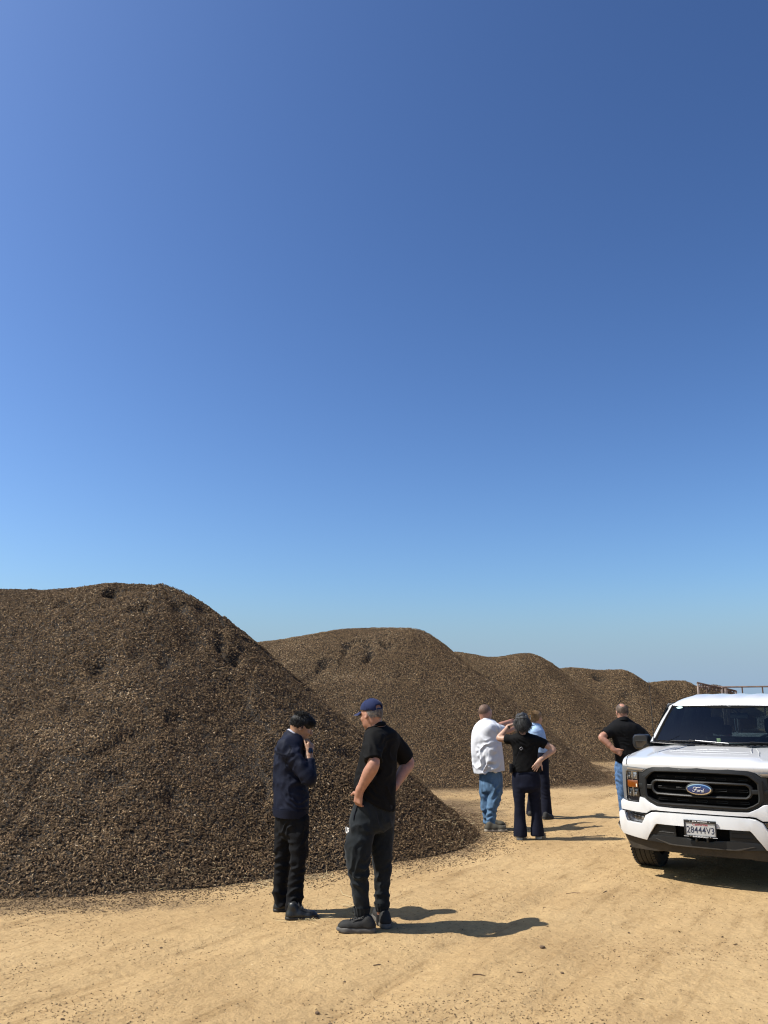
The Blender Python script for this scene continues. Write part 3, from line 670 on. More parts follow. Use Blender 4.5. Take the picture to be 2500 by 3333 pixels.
# ---- headlamps, fog lamps
for s in (-1, 1):
    m = lambda P: [(-x * s * -1 if s < 0 else -x, z) for x, z in P] if s > 0 else P
    lamp = panel('headlight', m([(-.862, 1.162), (-.548, 1.150), (-.600, 1.106), (-.666, 1.104), (-.672, .95), (-.662, .786), (-.816, .791), (-.862, .808), (-.864, .95)]), 0.03, 0.012, LAMPD, truck, 0.004)
    panel('running_light', m([(-.862, 1.161), (-.550, 1.149), (-.602, 1.108), (-.800, 1.114), (-.815, 1.10), (-.824, .95), (-.822, .80), (-.860, .812), (-.866, .95)]), 0.016, 0.014, DRL, lamp, 0.005)
    panel('light_bar', m([(-.795, 1.146), (-.588, 1.139), (-.615, 1.121), (-.795, 1.127)]), 0.0, 0.004, pmat('light_pipe', (0.24, 0.20, 0.16), 0.3, coat=1.0) if s < 0 else bpy.data.materials['light_pipe'], lamp, 0.002)
    panel('turn_signal', m([(-.806, 1.008), (-.800, 1.013), (-.676, 1.014), (-.672, .940), (-.792, .934), (-.806, .942)]), 0.018, 0.012, AMBER, lamp, 0.006)
    panel('side_reflector', m([(-.698, .978), (-.684, .978), (-.684, .946), (-.698, .946)]), 0.006, 0.003, pmat('pale_reflector', (.75, .6, .45), .3) if s < 0 else bpy.data.materials['pale_reflector'], lamp, 0.001)
    for (x0, x1, z0, z1) in ((-.802, -.752, 1.024, 1.10), (-.736, -.684, 1.024, 1.10), (-.798, -.748, .842, .924), (-.732, -.678, .842, .924)):
        panel('lamp_lens', m([(x0, z1), (x1, z1), (x1, z0), (x0, z0)]), 0.018, 0.006, SILVER if z0 > 1 and x0 > -.75 else LAMPD, lamp, 0.012)
        panel('lamp_reflector', m([(x0 + .012, (z0 + z1) / 2 + .002), (x1 - .016, (z0 + z1) / 2 + .002), (x1 - .02, z0 + .012), (x0 + .010, z0 + .012)]), 0.011, 0.004, SILVER, lamp, 0.002)
    for P in ([(-.747, 1.112), (-.745, 1.05), (-.740, 1.00)], [(-.732, 1.108), (-.731, 1.03)], [(-.742, .942), (-.738, .90), (-.734, .838)], [(-.728, .938), (-.726, .85)], [(-.806, 1.10), (-.802, 1.02)], [(-.800, .934), (-.796, .85)], [(-.806, 1.106), (-.676, 1.106)]):
        tube('lamp_trim', [(x * (1 if s < 0 else -1), vf(x) + 0.010, z) for x, z in P], 0.0032, CHROME, lamp, 6)
    fog = panel('fog_light_pocket', m([(-.850, .684), (-.586, .668), (-.632, .580), (-.655, .575), (-.800, .582), (-.818, .592)]), 0.03, 0.008, SILVER, truck, 0.0)
    panel('fog_light_shade', m([(-.800, .679), (-.590, .667), (-.628, .606), (-.770, .618)]), 0.016, 0.010, LAMPD, fog, 0.003)
    for x0, x1, z0, z1 in ((-.760, -.712, .625, .658), (-.706, -.662, .622, .654), (-.656, -.620, .618, .650)):
        panel('fog_light', m([(x0, z1), (x1, z1), (x1, z0), (x0, z0)]), 0.003, 0.006, SILVER if x0 > -.70 else LAMPD, fog, 0.008)

# ---- lower bumper, number plate
for s in (-1, 1):
    m = (lambda P: P) if s < 0 else (lambda P: [(-x, z) for x, z in P])
    ins = panel('bumper_insert', m([(-.553, .477), (-.480, .577), (-.462, .590), (-.268, .592), (-.262, .470), (-.545, .468)]), 0.0, 0.02, SATIN, truck, 0.01)
    for z, a in ((.556, -.455), (.512, -.490)):
        tube('insert_rib', [(x * (1 if s < 0 else -1), vf(x) - 0.021, z) for x in (a, -.38, -.285)], 0.004, SATIN, ins, 6)
panel('bumper_opening', mirror_poly([(0, .60), (-.27, .60), (-.268, .465), (0, .455)]), 0.05, 0.01, VOID, truck, 0)
panel('lower_lip', mirror_poly([(0, .462), (-.10, .463), (-.13, .478), (-.262, .478), (-.553, .474), (-.600, .406), (-.30, .402), (0, .400)]), -0.002, 0.03, SATIN, truck, 0.010)
panel('air_dam', mirror_poly([(0, .402), (-.30, .404), (-.60, .412), (-.880, .446), (-.868, .40), (-.812, .300), (-.50, .300), (-.43, .312), (0, .316)]), 0.016, 0.02, DUSTY, truck, 0.006, lean=lambda z: (0.45 - z) * 0.25)
panel('skid_seam', mirror_poly([(0, .406), (-.31, .404), (-.47, .440), (-.50, .440), (-.345, .394), (0, .394)]), -0.034, 0.003, DUSTY, truck, 0.001)
plate = panel('number_plate', [(-.150, .660), (.150, .660), (.150, .508), (-.150, .508)], -0.066, 0.003, PLATEW, truck, 0.002, curve=lambda u: 0)
bm = bmesh.new()
for x0, x1, z0, z1 in ((-.160, .160, .644, .668), (-.160, .160, .501, .519), (-.160, -.147, .5192, .6438), (.147, .160, .5192, .6438)): box_bm(bm, x0, x1, -.079, -.062, z0, z1, 0.003)
bm_obj('plate_frame', bm, BLACKP, plate)
R90 = (math.pi / 2, 0, 0)
text_obj('plate_number', '28444V3', .064, NAVYINK, plate, (0, -.0702, .573), R90, width=.272, bold=0.004)
text_obj('plate_state', 'California', .025, REDINK, plate, (0, -.0702, .6285), R90, width=.150, bold=0.004, shear=0.35)
text_obj('plate_dealer', 'JIM BURKE', .0135, WHITEINK, plate, (0, -.0802, .656), R90, width=.150, bold=0.02)
text_obj('plate_town', 'BAKERSFIELD', .0115, WHITEINK, plate, (0.0, -.0802, .5095), R90, width=.152, bold=0.02)
for x in (-.142, .142): box('plate_sticker', x - .024, x + .024, -.0795, -.0785, .506, .5095, WHITEINK, plate, 0)
for x in (-.098, .098):
    for z in (.656, .5115): lathe('plate_screw', [(0, .0045), (.002, .0045), (.003, .0005)], CHROME, plate, 10, (0, 0, 0)).matrix_local = Matrix.Translation((x, -.079, z)) @ Matrix.Rotation(-math.pi / 2, 4, 'Z')
box('plate_bracket', -.06, -.04, -.062, .03, .46, .50, BLACKP, truck, .002); box('plate_bracket', .05, .07, -.062, .03, .46, .50, BLACKP, truck, .002)

# ---- cab: cowl, windscreen, pillars, roof
def ws(u_n, t):
    """point on the windscreen, u_n -1..1 across, t 0 bottom .. 1 top"""
    wb, wt = .845, .690
    u = u_n * (wb + (wt - wb) * t)
    vb = 1.235 + 0.20 * u_n * u_n; vt = 1.770 + 0.085 * u_n * u_n
    return (u, vb + (vt - vb) * t - 0.02 * math.sin(math.pi * t), 1.350 + 0.025 * u_n * u_n + (1.815 - 1.350 - 0.028 * u_n * u_n) * t)
def off_pt(p, d): return (p[0], p[1] - d * .72, p[2] + d * .69)
un = np.linspace(-1, 1, 17)
windscreen = loft('windscreen', [[ws(a, t) for a in un] for t in np.linspace(0, 1, 9)], GLASS, truck, sharp=80)
bm = bmesh.new()
def strip(bm, P, Q):
    a = [bm.verts.new(p) for p in P]; b = [bm.verts.new(p) for p in Q]
    for i in range(len(P) - 1): bm.faces.new((a[i], a[i + 1], b[i + 1], b[i]))
# the dark printed border of the glass with its raised corners
def topline(a): return 0.90 if abs(a) < 0.62 else 0.90 + 0.055 * min((abs(a) - .62) / .10, 1)
strip(bm, [off_pt(ws(a, 1.0), .002) for a in un], [off_pt(ws(a, .955 if abs(a) > .3 else .93), .002) for a in un])
strip(bm, [off_pt(ws(a, .055), .002) for a in un], [off_pt(ws(a, 0), .002) for a in un])
for s in (-1, 1): strip(bm, [off_pt(ws(s, t), .002) for t in np.linspace(0, 1, 9)], [off_pt(ws(s * .972, t), .002) for t in np.linspace(0, 1, 9)])
bm_obj('glass_border', bm, VOID, windscreen)
rows = []
for a in np.linspace(-1, 1, 25):
    u = a * .86; z = 1.352 + .022 * a * a; v1 = 1.235 + .20 * a * a
    f = 1.165 + .16 * a * a - 0.10 * max(0, 1 - abs(abs(u) - .362) / .085)
    rows.append([(u, f, z - .004), (u, f + .004, z + .004), (u, (f + v1) / 2, z + .006), (u, v1 + .01, z + .004)])
cowl = loft('cowl_panel', rows, BLACKP, truck, sharp=30)
for k in range(-11, 12):
    u = k * .067; a = u / .86; box('cowl_rib', u - .022, u + .022, 1.205 + .19 * a * a, 1.215 + .19 * a * a, 1.354 + .022 * a * a, 1.366 + .022 * a * a, BLACKP, cowl, .002)
roofw = [-1.0, -.985, -.95, -.90, -.82, -.72, -.66, -.61, -.56, -.46, -.38, -.33, -.28, -.2, -.12, -.07, -.02, 0]
roofw = roofw + [-x for x in roofw[-2::-1]]
rows = []
for v, zc, w, ze in ((1.760, 1.818, .690, 1.812), (1.775, 1.842, .705, 1.818), (1.82, 1.872, .722, 1.83), (1.92, 1.903, .735, 1.84), (2.08, 1.930, .745, 1.85), (2.3, 1.948, .75, 1.86), (2.7, 1.958, .755, 1.865), (3.2, 1.952, .755, 1.86), (3.6, 1.932, .75, 1.845), (3.78, 1.91, .745, 1.83), (3.84, 1.86, .74, 1.80)):
    r = []
    for q in roofw:
        e = abs(q); rib = 0.013 * min(1, max(0, (v - 1.9) / .25)) * sum(max(0, 1 - (abs(e - c) / .085) ** 4) for c in (.61, .33, .07 * 0 + .0)) if v < 3.7 else 0
        z = zc + rib - (zc - ze) * (max(0, e - .62) / .38) ** 2.2 if e > .62 else zc + rib
        z -= 0.012 * e * e
        r.append((q * w, v + 0.085 * q * q * max(0, 1 - (v - 1.76) / .5), z))
    rows.append(r)
roof = loft('roof', rows, PAINT, truck, sharp=45)
for s in (-1, 1):
    P = []
    for t in np.linspace(-.02, 1.0, 8):
        b = ws(s, t); P.append([(b[0] - s * .010, b[1] + .012, b[2] + .006), (b[0] + s * .012, b[1] + .005, b[2] + .012), (b[0] + s * .050, b[1] + .035, b[2] + .006), (b[0] + s * .062, b[1] + .10, b[2] - .012), (b[0] + s * .03, b[1] + .12, b[2] - .02)])
    loft('windscreen_pillar', P, PAINT, truck, closed_u=True, sharp=40)
    tube('pillar_trim', [off_pt(ws(s * 1.004, t), .006) for t in np.linspace(0, 1, 8)], 0.007, BLACKP, truck, 6)
# sticker, logo and sensor in the glass
st = truck_px(2211, 2304, 1.83)
def on_glass(px, py):
    best = None
    for t in np.linspace(0.02, .99, 60):
        p = ws(0, t)
        for a in np.linspace(-1, 1, 81):
            q = ws(a, t); 
            c, s = math.cos(TYAW), math.sin(TYAW)
            X, Y_, zc = to_px(np.array([TX + q[0] * c + q[1] * s, TY - q[0] * s + q[1] * c, q[2]]))
            d = (X - px) ** 2 + (Y_ - py) ** 2
            if best is None or d < best[0]: best = (d, a, t)
    return best[1], best[2]
def glass_patch(name, a0, t0, da, dt, mat, n=16, d=.004):
    bm = bmesh.new(); c = bm.verts.new(off_pt(ws(a0, t0), d)); ring = [bm.verts.new(off_pt(ws(a0 + da * math.cos(q), t0 + dt * math.sin(q)), d)) for q in [2 * math.pi * k / n for k in range(n)]]
    for k in range(n): bm.faces.new((c, ring[k], ring[(k + 1) % n]))
    return bm_obj(name, bm, mat, windscreen)
STICK = pmat('sticker', (0.42, 0.62, 0.62), 0.5, var=(40, 0.3))
a0, t0 = on_glass(2212, 2303); glass_patch('oval_sticker', a0, t0, .060, .030, STICK)
a0, t0 = on_glass(2371, 2296); bm = bmesh.new()
G = lambda da, dt: off_pt(ws(a0 + da, t0 + dt), .005)
tube_bm(bm, [G(-.10, .012), G(-.04, .016), G(-.015, .030), G(.015, .030), G(.04, .016), G(.10, .012)], .0022, 5); tube_bm(bm, [G(-.10, .010), G(-.04, .006), G(-.015, -.012), G(.015, -.012), G(.04, .006), G(.10, .010)], .0022, 5)
bm_obj('glass_emblem', bm, pmat('grey_print', (.35, .37, .38), .5), windscreen)
# wipers
for P in ([(-.74, .035), (-.40, .055), (.10, .012)], [(.02, .05), (.42, .045), (.80, .02)]):
    w = tube('wiper', [off_pt(ws(a, t), .022) for a, t in P], [.006, .009, .007], BLACKP, truck, 6)
    a, t = P[1]; tube('wiper_arm', [off_pt(ws(a - .05, t + .012), .03), off_pt(ws(a + .22, t - .025), .034), off_pt(ws(a + .42, -.02), .03)], .008, BLACKP, w, 6)
tube('wiper_shine', [off_pt(ws(-.36, .064), .036), off_pt(ws(.10, .02), .036)], .0035, SILVER, truck, 5)
# antenna
ab = truck_px(2129, 2407, 1.36); at2 = truck_px(2112, 2218, 1.46)
ant = tube('antenna', [(ab[0], 1.36, ab[1] - .02), (at2[0], 1.46, at2[1])], [.0055, .0036], BLACKP, truck, 6)
lathe('antenna_base', [(0, .022), (.012, .018), (.05, .008), (.05, .0)], BLACKP, ant, 12).matrix_local = Matrix.Translation((ab[0], 1.36, ab[1] - .03)) @ Matrix.Rotation(-math.pi / 2, 4, 'Y')
# door mirrors
mc = truck_px(2090, 2414, 1.78)
for s in (-1, 1):
    cx, cz = s * abs(mc[0]), mc[1]
    prof = [(-.112, -.02), (-.105, .06), (-.085, .088), (-.05, .095), (.06, .095), (.095, .085), (.112, .055), (.112, -.01), (.10, -.045), (.02, -.088), (-.03, -.10), (-.075, -.092), (-.102, -.06)]
    rows = []
    for v, k in ((1.70, .80), (1.715, .94), (1.75, 1.0), (1.82, 1.0), (1.86, .97), (1.862, .88)):
        rows.append([(cx - s * -1 * 0 + s * -x * k * -1 * -1, v, cz + z * k) for x, z in prof])
    mir = loft('door_mirror', rows, BLACKP, truck, closed_u=True, sharp=40, cap=True)
    loft('mirror_glass', [[(cx + s * -x * .82, 1.8645, cz + z * .82) for x, z in prof], [(cx + s * -x * .05, 1.8655, cz + z * .05) for x, z in prof]], CHROME, mir, closed_u=True)
    sig = [(-.060, .012), (.085, .012), (.085, -.012), (.03, -.062), (-.045, -.066), (-.058, -.05)]
    rows = [[(cx + s * -x * k, v, cz + z) for x, z in sig] for v, k in ((1.703, 1.0), (1.697, .98))]
    loft('mirror_signal', rows, LAMPD, mir, closed_u=True, cap=True, sharp=30)
    tube('mirror_trim', [(cx + s * -x * 1.03, 1.698, cz + z * 1.03) for x, z in [(.085, .014), (-.060, .014), (-.060, -.052), (-.046, -.068), (.03, -.064)]], .0035, SATIN, mir, 6)
    tube('mirror_arm', [(cx - s * .09, 1.79, cz - .05), (s * .93, 1.80, cz - .08)], [.03, .035], BLACKP, mir, 8)

# ---- body sides, doors, bed (mostly out of the photo's sight)
def arch(v, r, n=14): return [(v - r * math.cos(math.pi * k / n), .40 + (r) * math.sin(math.pi * k / n)) for k in range(n + 1)]
def side_panel(name, pts, s, mat, parent, u0=.965, thick=.03):
    bm = bmesh.new()
    bm.faces.new([bm.verts.new((0, v, z)) for v, z in pts])
    for zc in (.62, .82, 1.02, 1.18): bmesh.ops.bisect_plane(bm, geom=bm.verts[:] + bm.edges[:] + bm.faces[:], plane_co=(0, 0, zc), plane_no=(0, 0, 1), dist=1e-5)
    for k in (.30, .40, .5, .6, .8, 1.0): bmesh.ops.bisect_plane(bm, geom=bm.verts[:] + bm.edges[:] + bm.faces[:], plane_co=(0, k, 0), plane_no=(0, 1, 0), dist=1e-5)
    r = bmesh.ops.extrude_face_region(bm, geom=bm.faces[:])
    for v in [g for g in r['geom'] if isinstance(g, bmesh.types.BMVert)]: v.co.x = thick
    for v in bm.verts:
        vv, z = v.co.y, v.co.z
        w = u0 - .020 * (max(0, z - .85) / .4) ** 2 - .02 * (max(0, .85 - z) / .4) ** 2
        w -= max(0, (.95 - vv)) ** 2 * .23 + max(0, vv - 5.5) * .1
        v.co.x = s * (w - v.co.x)
    return bm_obj(name, bm, mat, parent, 30)
for s in (-1, 1):
    fr = [(.26, 1.155), (.26, .46), (.52, .44)] + arch(.99, .455)[1:-1] + [(1.47, .44), (1.47, 1.275), (1.0, 1.258), (.5, 1.245), (.3, 1.225)]
    side_panel('fender', fr, s, PAINT, truck)
    for v0, v1 in ((1.478, 2.62), (2.628, 3.72)):
        pts = [(v0, .44), (v1, .44), (v1, 1.335), (v0, 1.29 if v0 < 2 else 1.325)]
        d = side_panel('door', pts, s, PAINT, truck)
        box('door_handle', s * .957 - .02, s * .957 + .02, v1 - .30, v1 - .10, 1.08, 1.11, BLACKP, d, .01)
    side_panel('bed_side', [(3.78, .44)] + arch(4.68, .455) + [(5.62, .50), (5.80, .62), (5.80, 1.36), (3.78, 1.36)], s, PAINT, truck)
    # greenhouse: window frame and panes lean inwards
    def gh(v, t): return (s * (.935 - .165 * t), v, 1.32 + .50 * t)
    loft('window_frame', [[gh(1.50 + .36 * t, t) for t in (0, .5, .94, 1.02)], [gh(1.60 + .36 * t, t) for t in (0, .5, .94, 1.02)]], BLACKP, truck)
    for v0, v1, sl in ((1.60, 2.56, .36), (2.70, 3.45, 0)):
        loft('side_window', [[gh(v0 + sl * t, t) for t in (0, .5, .94)], [gh(v1, t) for t in (0, .5, .94)]], TINT, truck)
    loft('window_pillar', [[gh(2.56, t) for t in (0, .5, .98)], [gh(2.70, t) for t in (0, .5, .98)]], BLACKP, truck)
    loft('rear_pillar', [[gh(3.45, t) for t in (0, .5, .98)], [(gh(3.80, t)[0] - s * .03, 3.80, gh(3.8, t)[2]) for t in (0, .5, .98)]], PAINT, truck)
    loft('pillar_lining', [[(gh(v, t)[0] - s * .03, v + .02, gh(v, t)[2]) for t in (0, .5, .96)] for v in (3.40, 3.78)], CABIN, truck)
    loft('pillar_lining', [[(gh(v, t)[0] - s * .02, v + sl * t, gh(v, t)[2]) for t in (0, .5, .96)] for v, sl in ((1.46, .36), (1.62, .36))], CABIN, truck)
    loft('pillar_lining', [[(gh(v, t)[0] - s * .02, v, gh(v, t)[2]) for t in (0, .5, .96)] for v in (2.52, 2.74)], CABIN, truck)
    loft('door_lining', [[(s * (.90 - .02 * (t > .9)), v, z) for t, z in ((0, .5), (.5, .95), (1, 1.34))] for v in (1.5, 2.4, 3.1, 3.76)], CABIN, truck)
    loft('roof_rail', [[gh(v, .94) for v in (1.86, 2.2, 2.8, 3.4, 3.8)], [(s * (.75), v, 1.842) for v in (1.86, 2.2, 2.8, 3.4, 3.8)]], PAINT, truck)
    box('running_board', s * .90 - .07, s * .90 + .07, 1.6, 3.6, .36, .41, BLACKP, truck, .012)
box('tailgate', -.80, .80, 5.76, 5.83, .62, 1.36, PAINT, truck, .01)
box('bed_floor', -.93, .93, 3.82, 5.76, .70, .74, BLACKP, truck, .004)
box('bed_wall', -.93, .93, 3.79, 3.82, .70, 1.33, PAINT, truck, .004)
box('rear_bumper', -.92, .92, 5.80, 5.92, .50, .64, CHROME, truck, .02)
for s in (-1, 1): box('tail_light', s * .90 - .06, s * .90 + .06, 5.79, 5.835, .95, 1.33, pmat('tail_red', (.35, .01, .01), .2) if s < 0 else bpy.data.materials['tail_red'], truck, .01)
box('rear_glass', -.66, .66, 3.80, 3.806, 1.36, 1.78, glass_mat('rear_tint', (.30, .33, .33)), truck, 0)
for s in (-1, 1): box('cab_corner', s * .78 - .12, s * .78 + .12, 3.786, 3.80, 1.356, 1.80, CABIN, truck, 0)
box('cab_header', -.70, .70, 3.786, 3.80, 1.78, 1.86, CABIN, truck, 0)
box('under_frame', -.60, .60, .55, 5.6, .34, .50, DUSTY, truck, .02)
box('cab_back', -.90, .90, 3.785, 3.80, .70, 1.355, PAINT, truck, 0)
box('light_block', -.70, .70, .16, 1.47, .44, 1.12, VOID, truck, .02)  # solid blocks added inside the nose to keep sun out of the truck's shadow
box('light_block', -.84, .84, .24, .50, .42, 1.10, VOID, truck, .02)
box('wheel_well', -.90, .90, .50, 1.47, .86, 1.20, VOID, truck, .02)
# ---- cabin
box('cabin_floor', -.88, .88, 1.5, 3.76, .50, .56, CABIN, truck, 0)
box('firewall', -.86, .86, 1.42, 1.50, .50, 1.28, CABIN, truck, 0)
dash = loft('dashboard', [[(u, v, z - .03 * abs(u) ** 2 + (.035 * math.exp(-((u - .38) / .22) ** 2) if 1.5 < v < 1.95 else 0)) for u in np.linspace(-.82, .82, 25)] for v, z in ((1.36, 1.315), (1.55, 1.345), (1.75, 1.352), (1.90, 1.345), (1.97, 1.31), (1.99, 1.15), (1.95, .95))], pmat('dash_trim', (.050, .060, .058), .7, var=(6, .25)), truck, sharp=40)
for u in (-.38, .38):
    seat = box('seat', u - .27, u + .27, 2.45, 2.62, .80, 1.42, SEATM, truck, .06, rot=Matrix.Translation((0, 2.5, .8)) @ Matrix.Rotation(-.18, 4, 'X') @ Matrix.Translation((0, -2.5, -.8)))
    box('headrest', u - .13, u + .13, 2.60, 2.70, 1.45, 1.66, SEATM, seat, .045)
box('rear_seat', -.75, .75, 3.45, 3.62, .8, 1.38, SEATM, truck, .05)
for u in (-.45, .45): box('rear_headrest', u - .12, u + .12, 3.45, 3.53, 1.40, 1.54, SEATM, truck, .03)
box('cabin_headliner', -.72, .72, 1.95, 3.74, 1.845, 1.852, CABIN, truck, 0)
bm = bmesh.new(); tube_bm(bm, [(.38 + .185 * math.cos(a), 2.06 + .06 * math.sin(a), 1.27 + .185 * math.sin(a)) for a in [2 * math.pi * k / 24 for k in range(24)]], .014, 8, closed=True)
box_bm(bm, .28, .48, 2.045, 2.075, 1.235, 1.305, .012)
bm_obj('steering_wheel', bm, BLACKP, truck)
mir = box('rear_view_mirror', -.02, .20, 1.93, 1.95, 1.655, 1.725, BLACKP, truck, .012)
tube('mirror_stem', [(.09, 1.94, 1.70), (.06, 1.86, 1.80)], .012, BLACKP, mir, 6)
box('sensor_cover', -.06, .10, 1.80, 1.88, 1.775, 1.812, CABIN, truck, .01)
tube('mirror_cord', [(.03, 1.93, 1.66), (.035, 1.92, 1.52), (.05, 1.92, 1.485), (.066, 1.92, 1.52), (.062, 1.93, 1.66)], .0035, pmat('pale_cord', (.45, .45, .42), .7), mir, 6)
box('parking_tag', -.13, -.085, 1.60, 1.605, 1.365, 1.425, pmat('tag_green', (.40, .44, .20), .6), dash, .002)
box('folded_paper', -.10, .22, 1.58, 1.78, 1.3535, 1.364, pmat('paper', (.13, .15, .135), .8), dash, .003)

# ---- wheels
def wheel(s, v):
    w = .265; cx = s * (0.970 - w / 2); R = .408
    t = lathe('wheel', [(-s * -w * .40, .285), (s * w * .40, .285)], VOID, truck, 32, (cx, v, R - .006))
    prof = [(-.5, .27), (-.52, .32), (-.50, .375), (-.44, .398), (-.36, .405), (-.33, .406), (-.325, .394), (-.30, .394), (-.295, .407), (-.12, .408), (-.115, .395), (-.085, .395), (-.08, .408), (.08, .408), (.085, .395), (.115, .395), (.12, .408), (.295, .407), (.30, .394), (.325, .394), (.33, .406), (.36, .405), (.44, .398), (.50, .375), (.52, .32), (.5, .27)]
    ty = lathe('tyre', [(h * w, r) for h, r in prof], RUBBER, t, 56, (cx, v, R - .006), sharp=30)
    # tread blocks on the shoulders
    bm = bmesh.new()
    for k in range(60):
        a = 2 * math.pi * k / 60
        for q in (-1, 1):
            M = Matrix.Translation((cx, v, R - .006)) @ Matrix.Rotation(a, 4, 'X') @ Matrix.Translation((q * w * .41, 0, .4035)) @ Matrix.Rotation(q * .25, 4, 'Z')
            box_bm(bm, -.022, .022, -.011, .011, -.01, .0045, 0, M)
    tag(bm_obj('tread_blocks', bm, RUBBER, t), kind='stuff')
    rim = lathe('rim', [(s * w * .46, .272), (s * w * .44, .262), (s * w * .30, .25), (s * w * .26, .10), (s * w * .38, .075), (s * w * .39, .0)], ALLOY, t, 40, (cx, v, R - .006))
    bm = bmesh.new()
    for k in range(6):
        a = 2 * math.pi * k / 6; box_bm(bm, s * w * .30 if s > 0 else s * w * .46, s * w * .46 if s > 0 else s * w * .30, -.035, .035, .06, .255, .008, Matrix.Translation((cx, v, R - .006)) @ Matrix.Rotation(a, 4, 'X'))
    bm_obj('spoke', bm, ALLOY, t)
for v in (.99, 4.68):
    for s in (-1, 1): wheel(s, v)
print('truck', round(time.time() - T0, 1))
# ------------------------------------------------------------------ people: signed distance volumes meshed as one continuous surface each
class Vol:
    def __init__(s, lo, hi, h):
        s.lo = np.array(lo, float); s.h = h; s.n = np.ceil((np.array(hi) - s.lo) / h).astype(int) + 1
        s.F = np.full(s.n, 0.2, np.float32)
    def box(s, lo, hi):
        a = np.clip(np.floor((np.array(lo) - s.lo) / s.h).astype(int), 0, s.n); b = np.clip(np.ceil((np.array(hi) - s.lo) / s.h).astype(int) + 1, 0, s.n)
        if (b <= a).any(): return None
        sl = tuple(slice(i, j) for i, j in zip(a, b))
        g = [s.lo[k] + np.arange(a[k], b[k]) * s.h for k in range(3)]
        return sl, np.stack(np.meshgrid(*g, indexing='ij'), -1)
    def put(s, sl, d, k, op='add'):
        f = s.F[sl]
        if op == 'add':
            q = np.clip(k - np.abs(f - d), 0, None) / max(k, 1e-6); r = np.minimum(f, d) - q * q * k * .25
        else:
            q = np.clip(k - np.abs(f + d), 0, None) / max(k, 1e-6); r = np.maximum(f, -d) + q * q * k * .25
        s.F[sl] = r
    def cap(s, a, b, ra, rb=None, k=.03, op='add'):
        a = np.array(a, float); b = np.array(b, float); rb = ra if rb is None else rb; m = max(ra, rb) + k + 2 * s.h
        B = s.box(np.minimum(a, b) - m, np.maximum(a, b) + m)
        if B is None: return
        sl, P = B; ab = b - a; L2 = max((ab * ab).sum(), 1e-9)
        t = np.clip(((P - a) @ ab) / L2, 0, 1); d = np.linalg.norm(P - a - t[..., None] * ab, axis=-1) - (ra + (rb - ra) * t)
        s.put(sl, d, k, op)
    def chain(s, pts, k=.03, sub=3):
        """pts: list of (xyz, r); a smooth tapering limb through all of them"""
        P = np.array([p[0] for p in pts], float); R = np.array([p[1] for p in pts], float)
        T = np.linspace(0, len(P) - 1, (len(P) - 1) * sub + 1); Q = np.array([catmull(P, t) for t in T]); r = np.array([catmull(R[:, None], t)[0] for t in T])
        for i in range(len(T) - 1): s.cap(Q[i], Q[i + 1], r[i], r[i + 1], k if i == 0 else min(k, .012))
    def ell(s, c, rad, R=None, k=.02, op='add'):
        c = np.array(c, float); rad = np.array(rad, float); m = rad.max() + k + 2 * s.h
        B = s.box(c - m, c + m)
        if B is None: return
        sl, P = B; q = P - c
        if R is not None: q = q @ np.asarray(R)          # columns of R: local axes
        k0 = np.linalg.norm(q / rad, axis=-1); k1 = np.linalg.norm(q / (rad * rad), axis=-1)
        s.put(sl, k0 * (k0 - 1) / np.maximum(k1, 1e-6), k, op)
    def loft(s, secs, lat, k=.03, pw=2.3):
        """secs: (z, cx, cy, a, b) from the top down; elliptic slices, a across (along lat), b deep"""
        S = np.array(sorted(secs), float); m = S[:, 3:].max() + k + .03
        B = s.box((S[:, 1].min() - m, S[:, 2].min() - m, S[0, 0] - .005), (S[:, 1].max() + m, S[:, 2].max() + m, S[-1, 0] + .005))
        if B is None: return
        sl, P = B; zz = P[0, 0, :, 2]
        t = np.interp(zz, S[:, 0], np.arange(len(S))); V = np.array([catmull(S[:, 1:], q) for q in t])
        qx = P[..., 0] - V[:, 0]; qy = P[..., 1] - V[:, 1]
        u = np.abs(qx * lat[0] + qy * lat[1]) / V[:, 2]; v = np.abs(-qx * lat[1] + qy * lat[0]) / V[:, 3]
        rr = (u ** pw + v ** pw) ** (1 / pw)
        d = (rr - 1) * np.minimum(V[:, 2], V[:, 3]) * (1 / np.maximum(1, 1 + .0 * rr))
        d = np.maximum(d, np.maximum(P[..., 2] - S[-1, 0], S[0, 0] - P[..., 2]))
        s.put(sl, d, k)
    def cut(s, p, n):
        """removes what lies on the side the normal points to"""
        n = np.array(n, float); n /= np.linalg.norm(n)
        g = [s.lo[k] + np.arange(s.n[k]) * s.h for k in range(3)]
        d = (g[0] - p[0])[:, None, None] * n[0] + (g[1] - p[1])[None, :, None] * n[1] + (g[2] - p[2])[None, None, :] * n[2]
        s.F = np.maximum(s.F, d.astype(np.float32))
    def cutball(s, p, n, r):
        """the same, only within r of p (trims a sleeve without touching the body)"""
        n = np.array(n, float); n /= np.linalg.norm(n); p = np.array(p, float)
        B = s.box(p - r, p + r)
        if B is None: return
        sl, P = B; d = (P - p) @ n; w = np.linalg.norm(P - p, axis=-1) - r
        s.F[sl] = np.maximum(s.F[sl], np.minimum(d, -w))
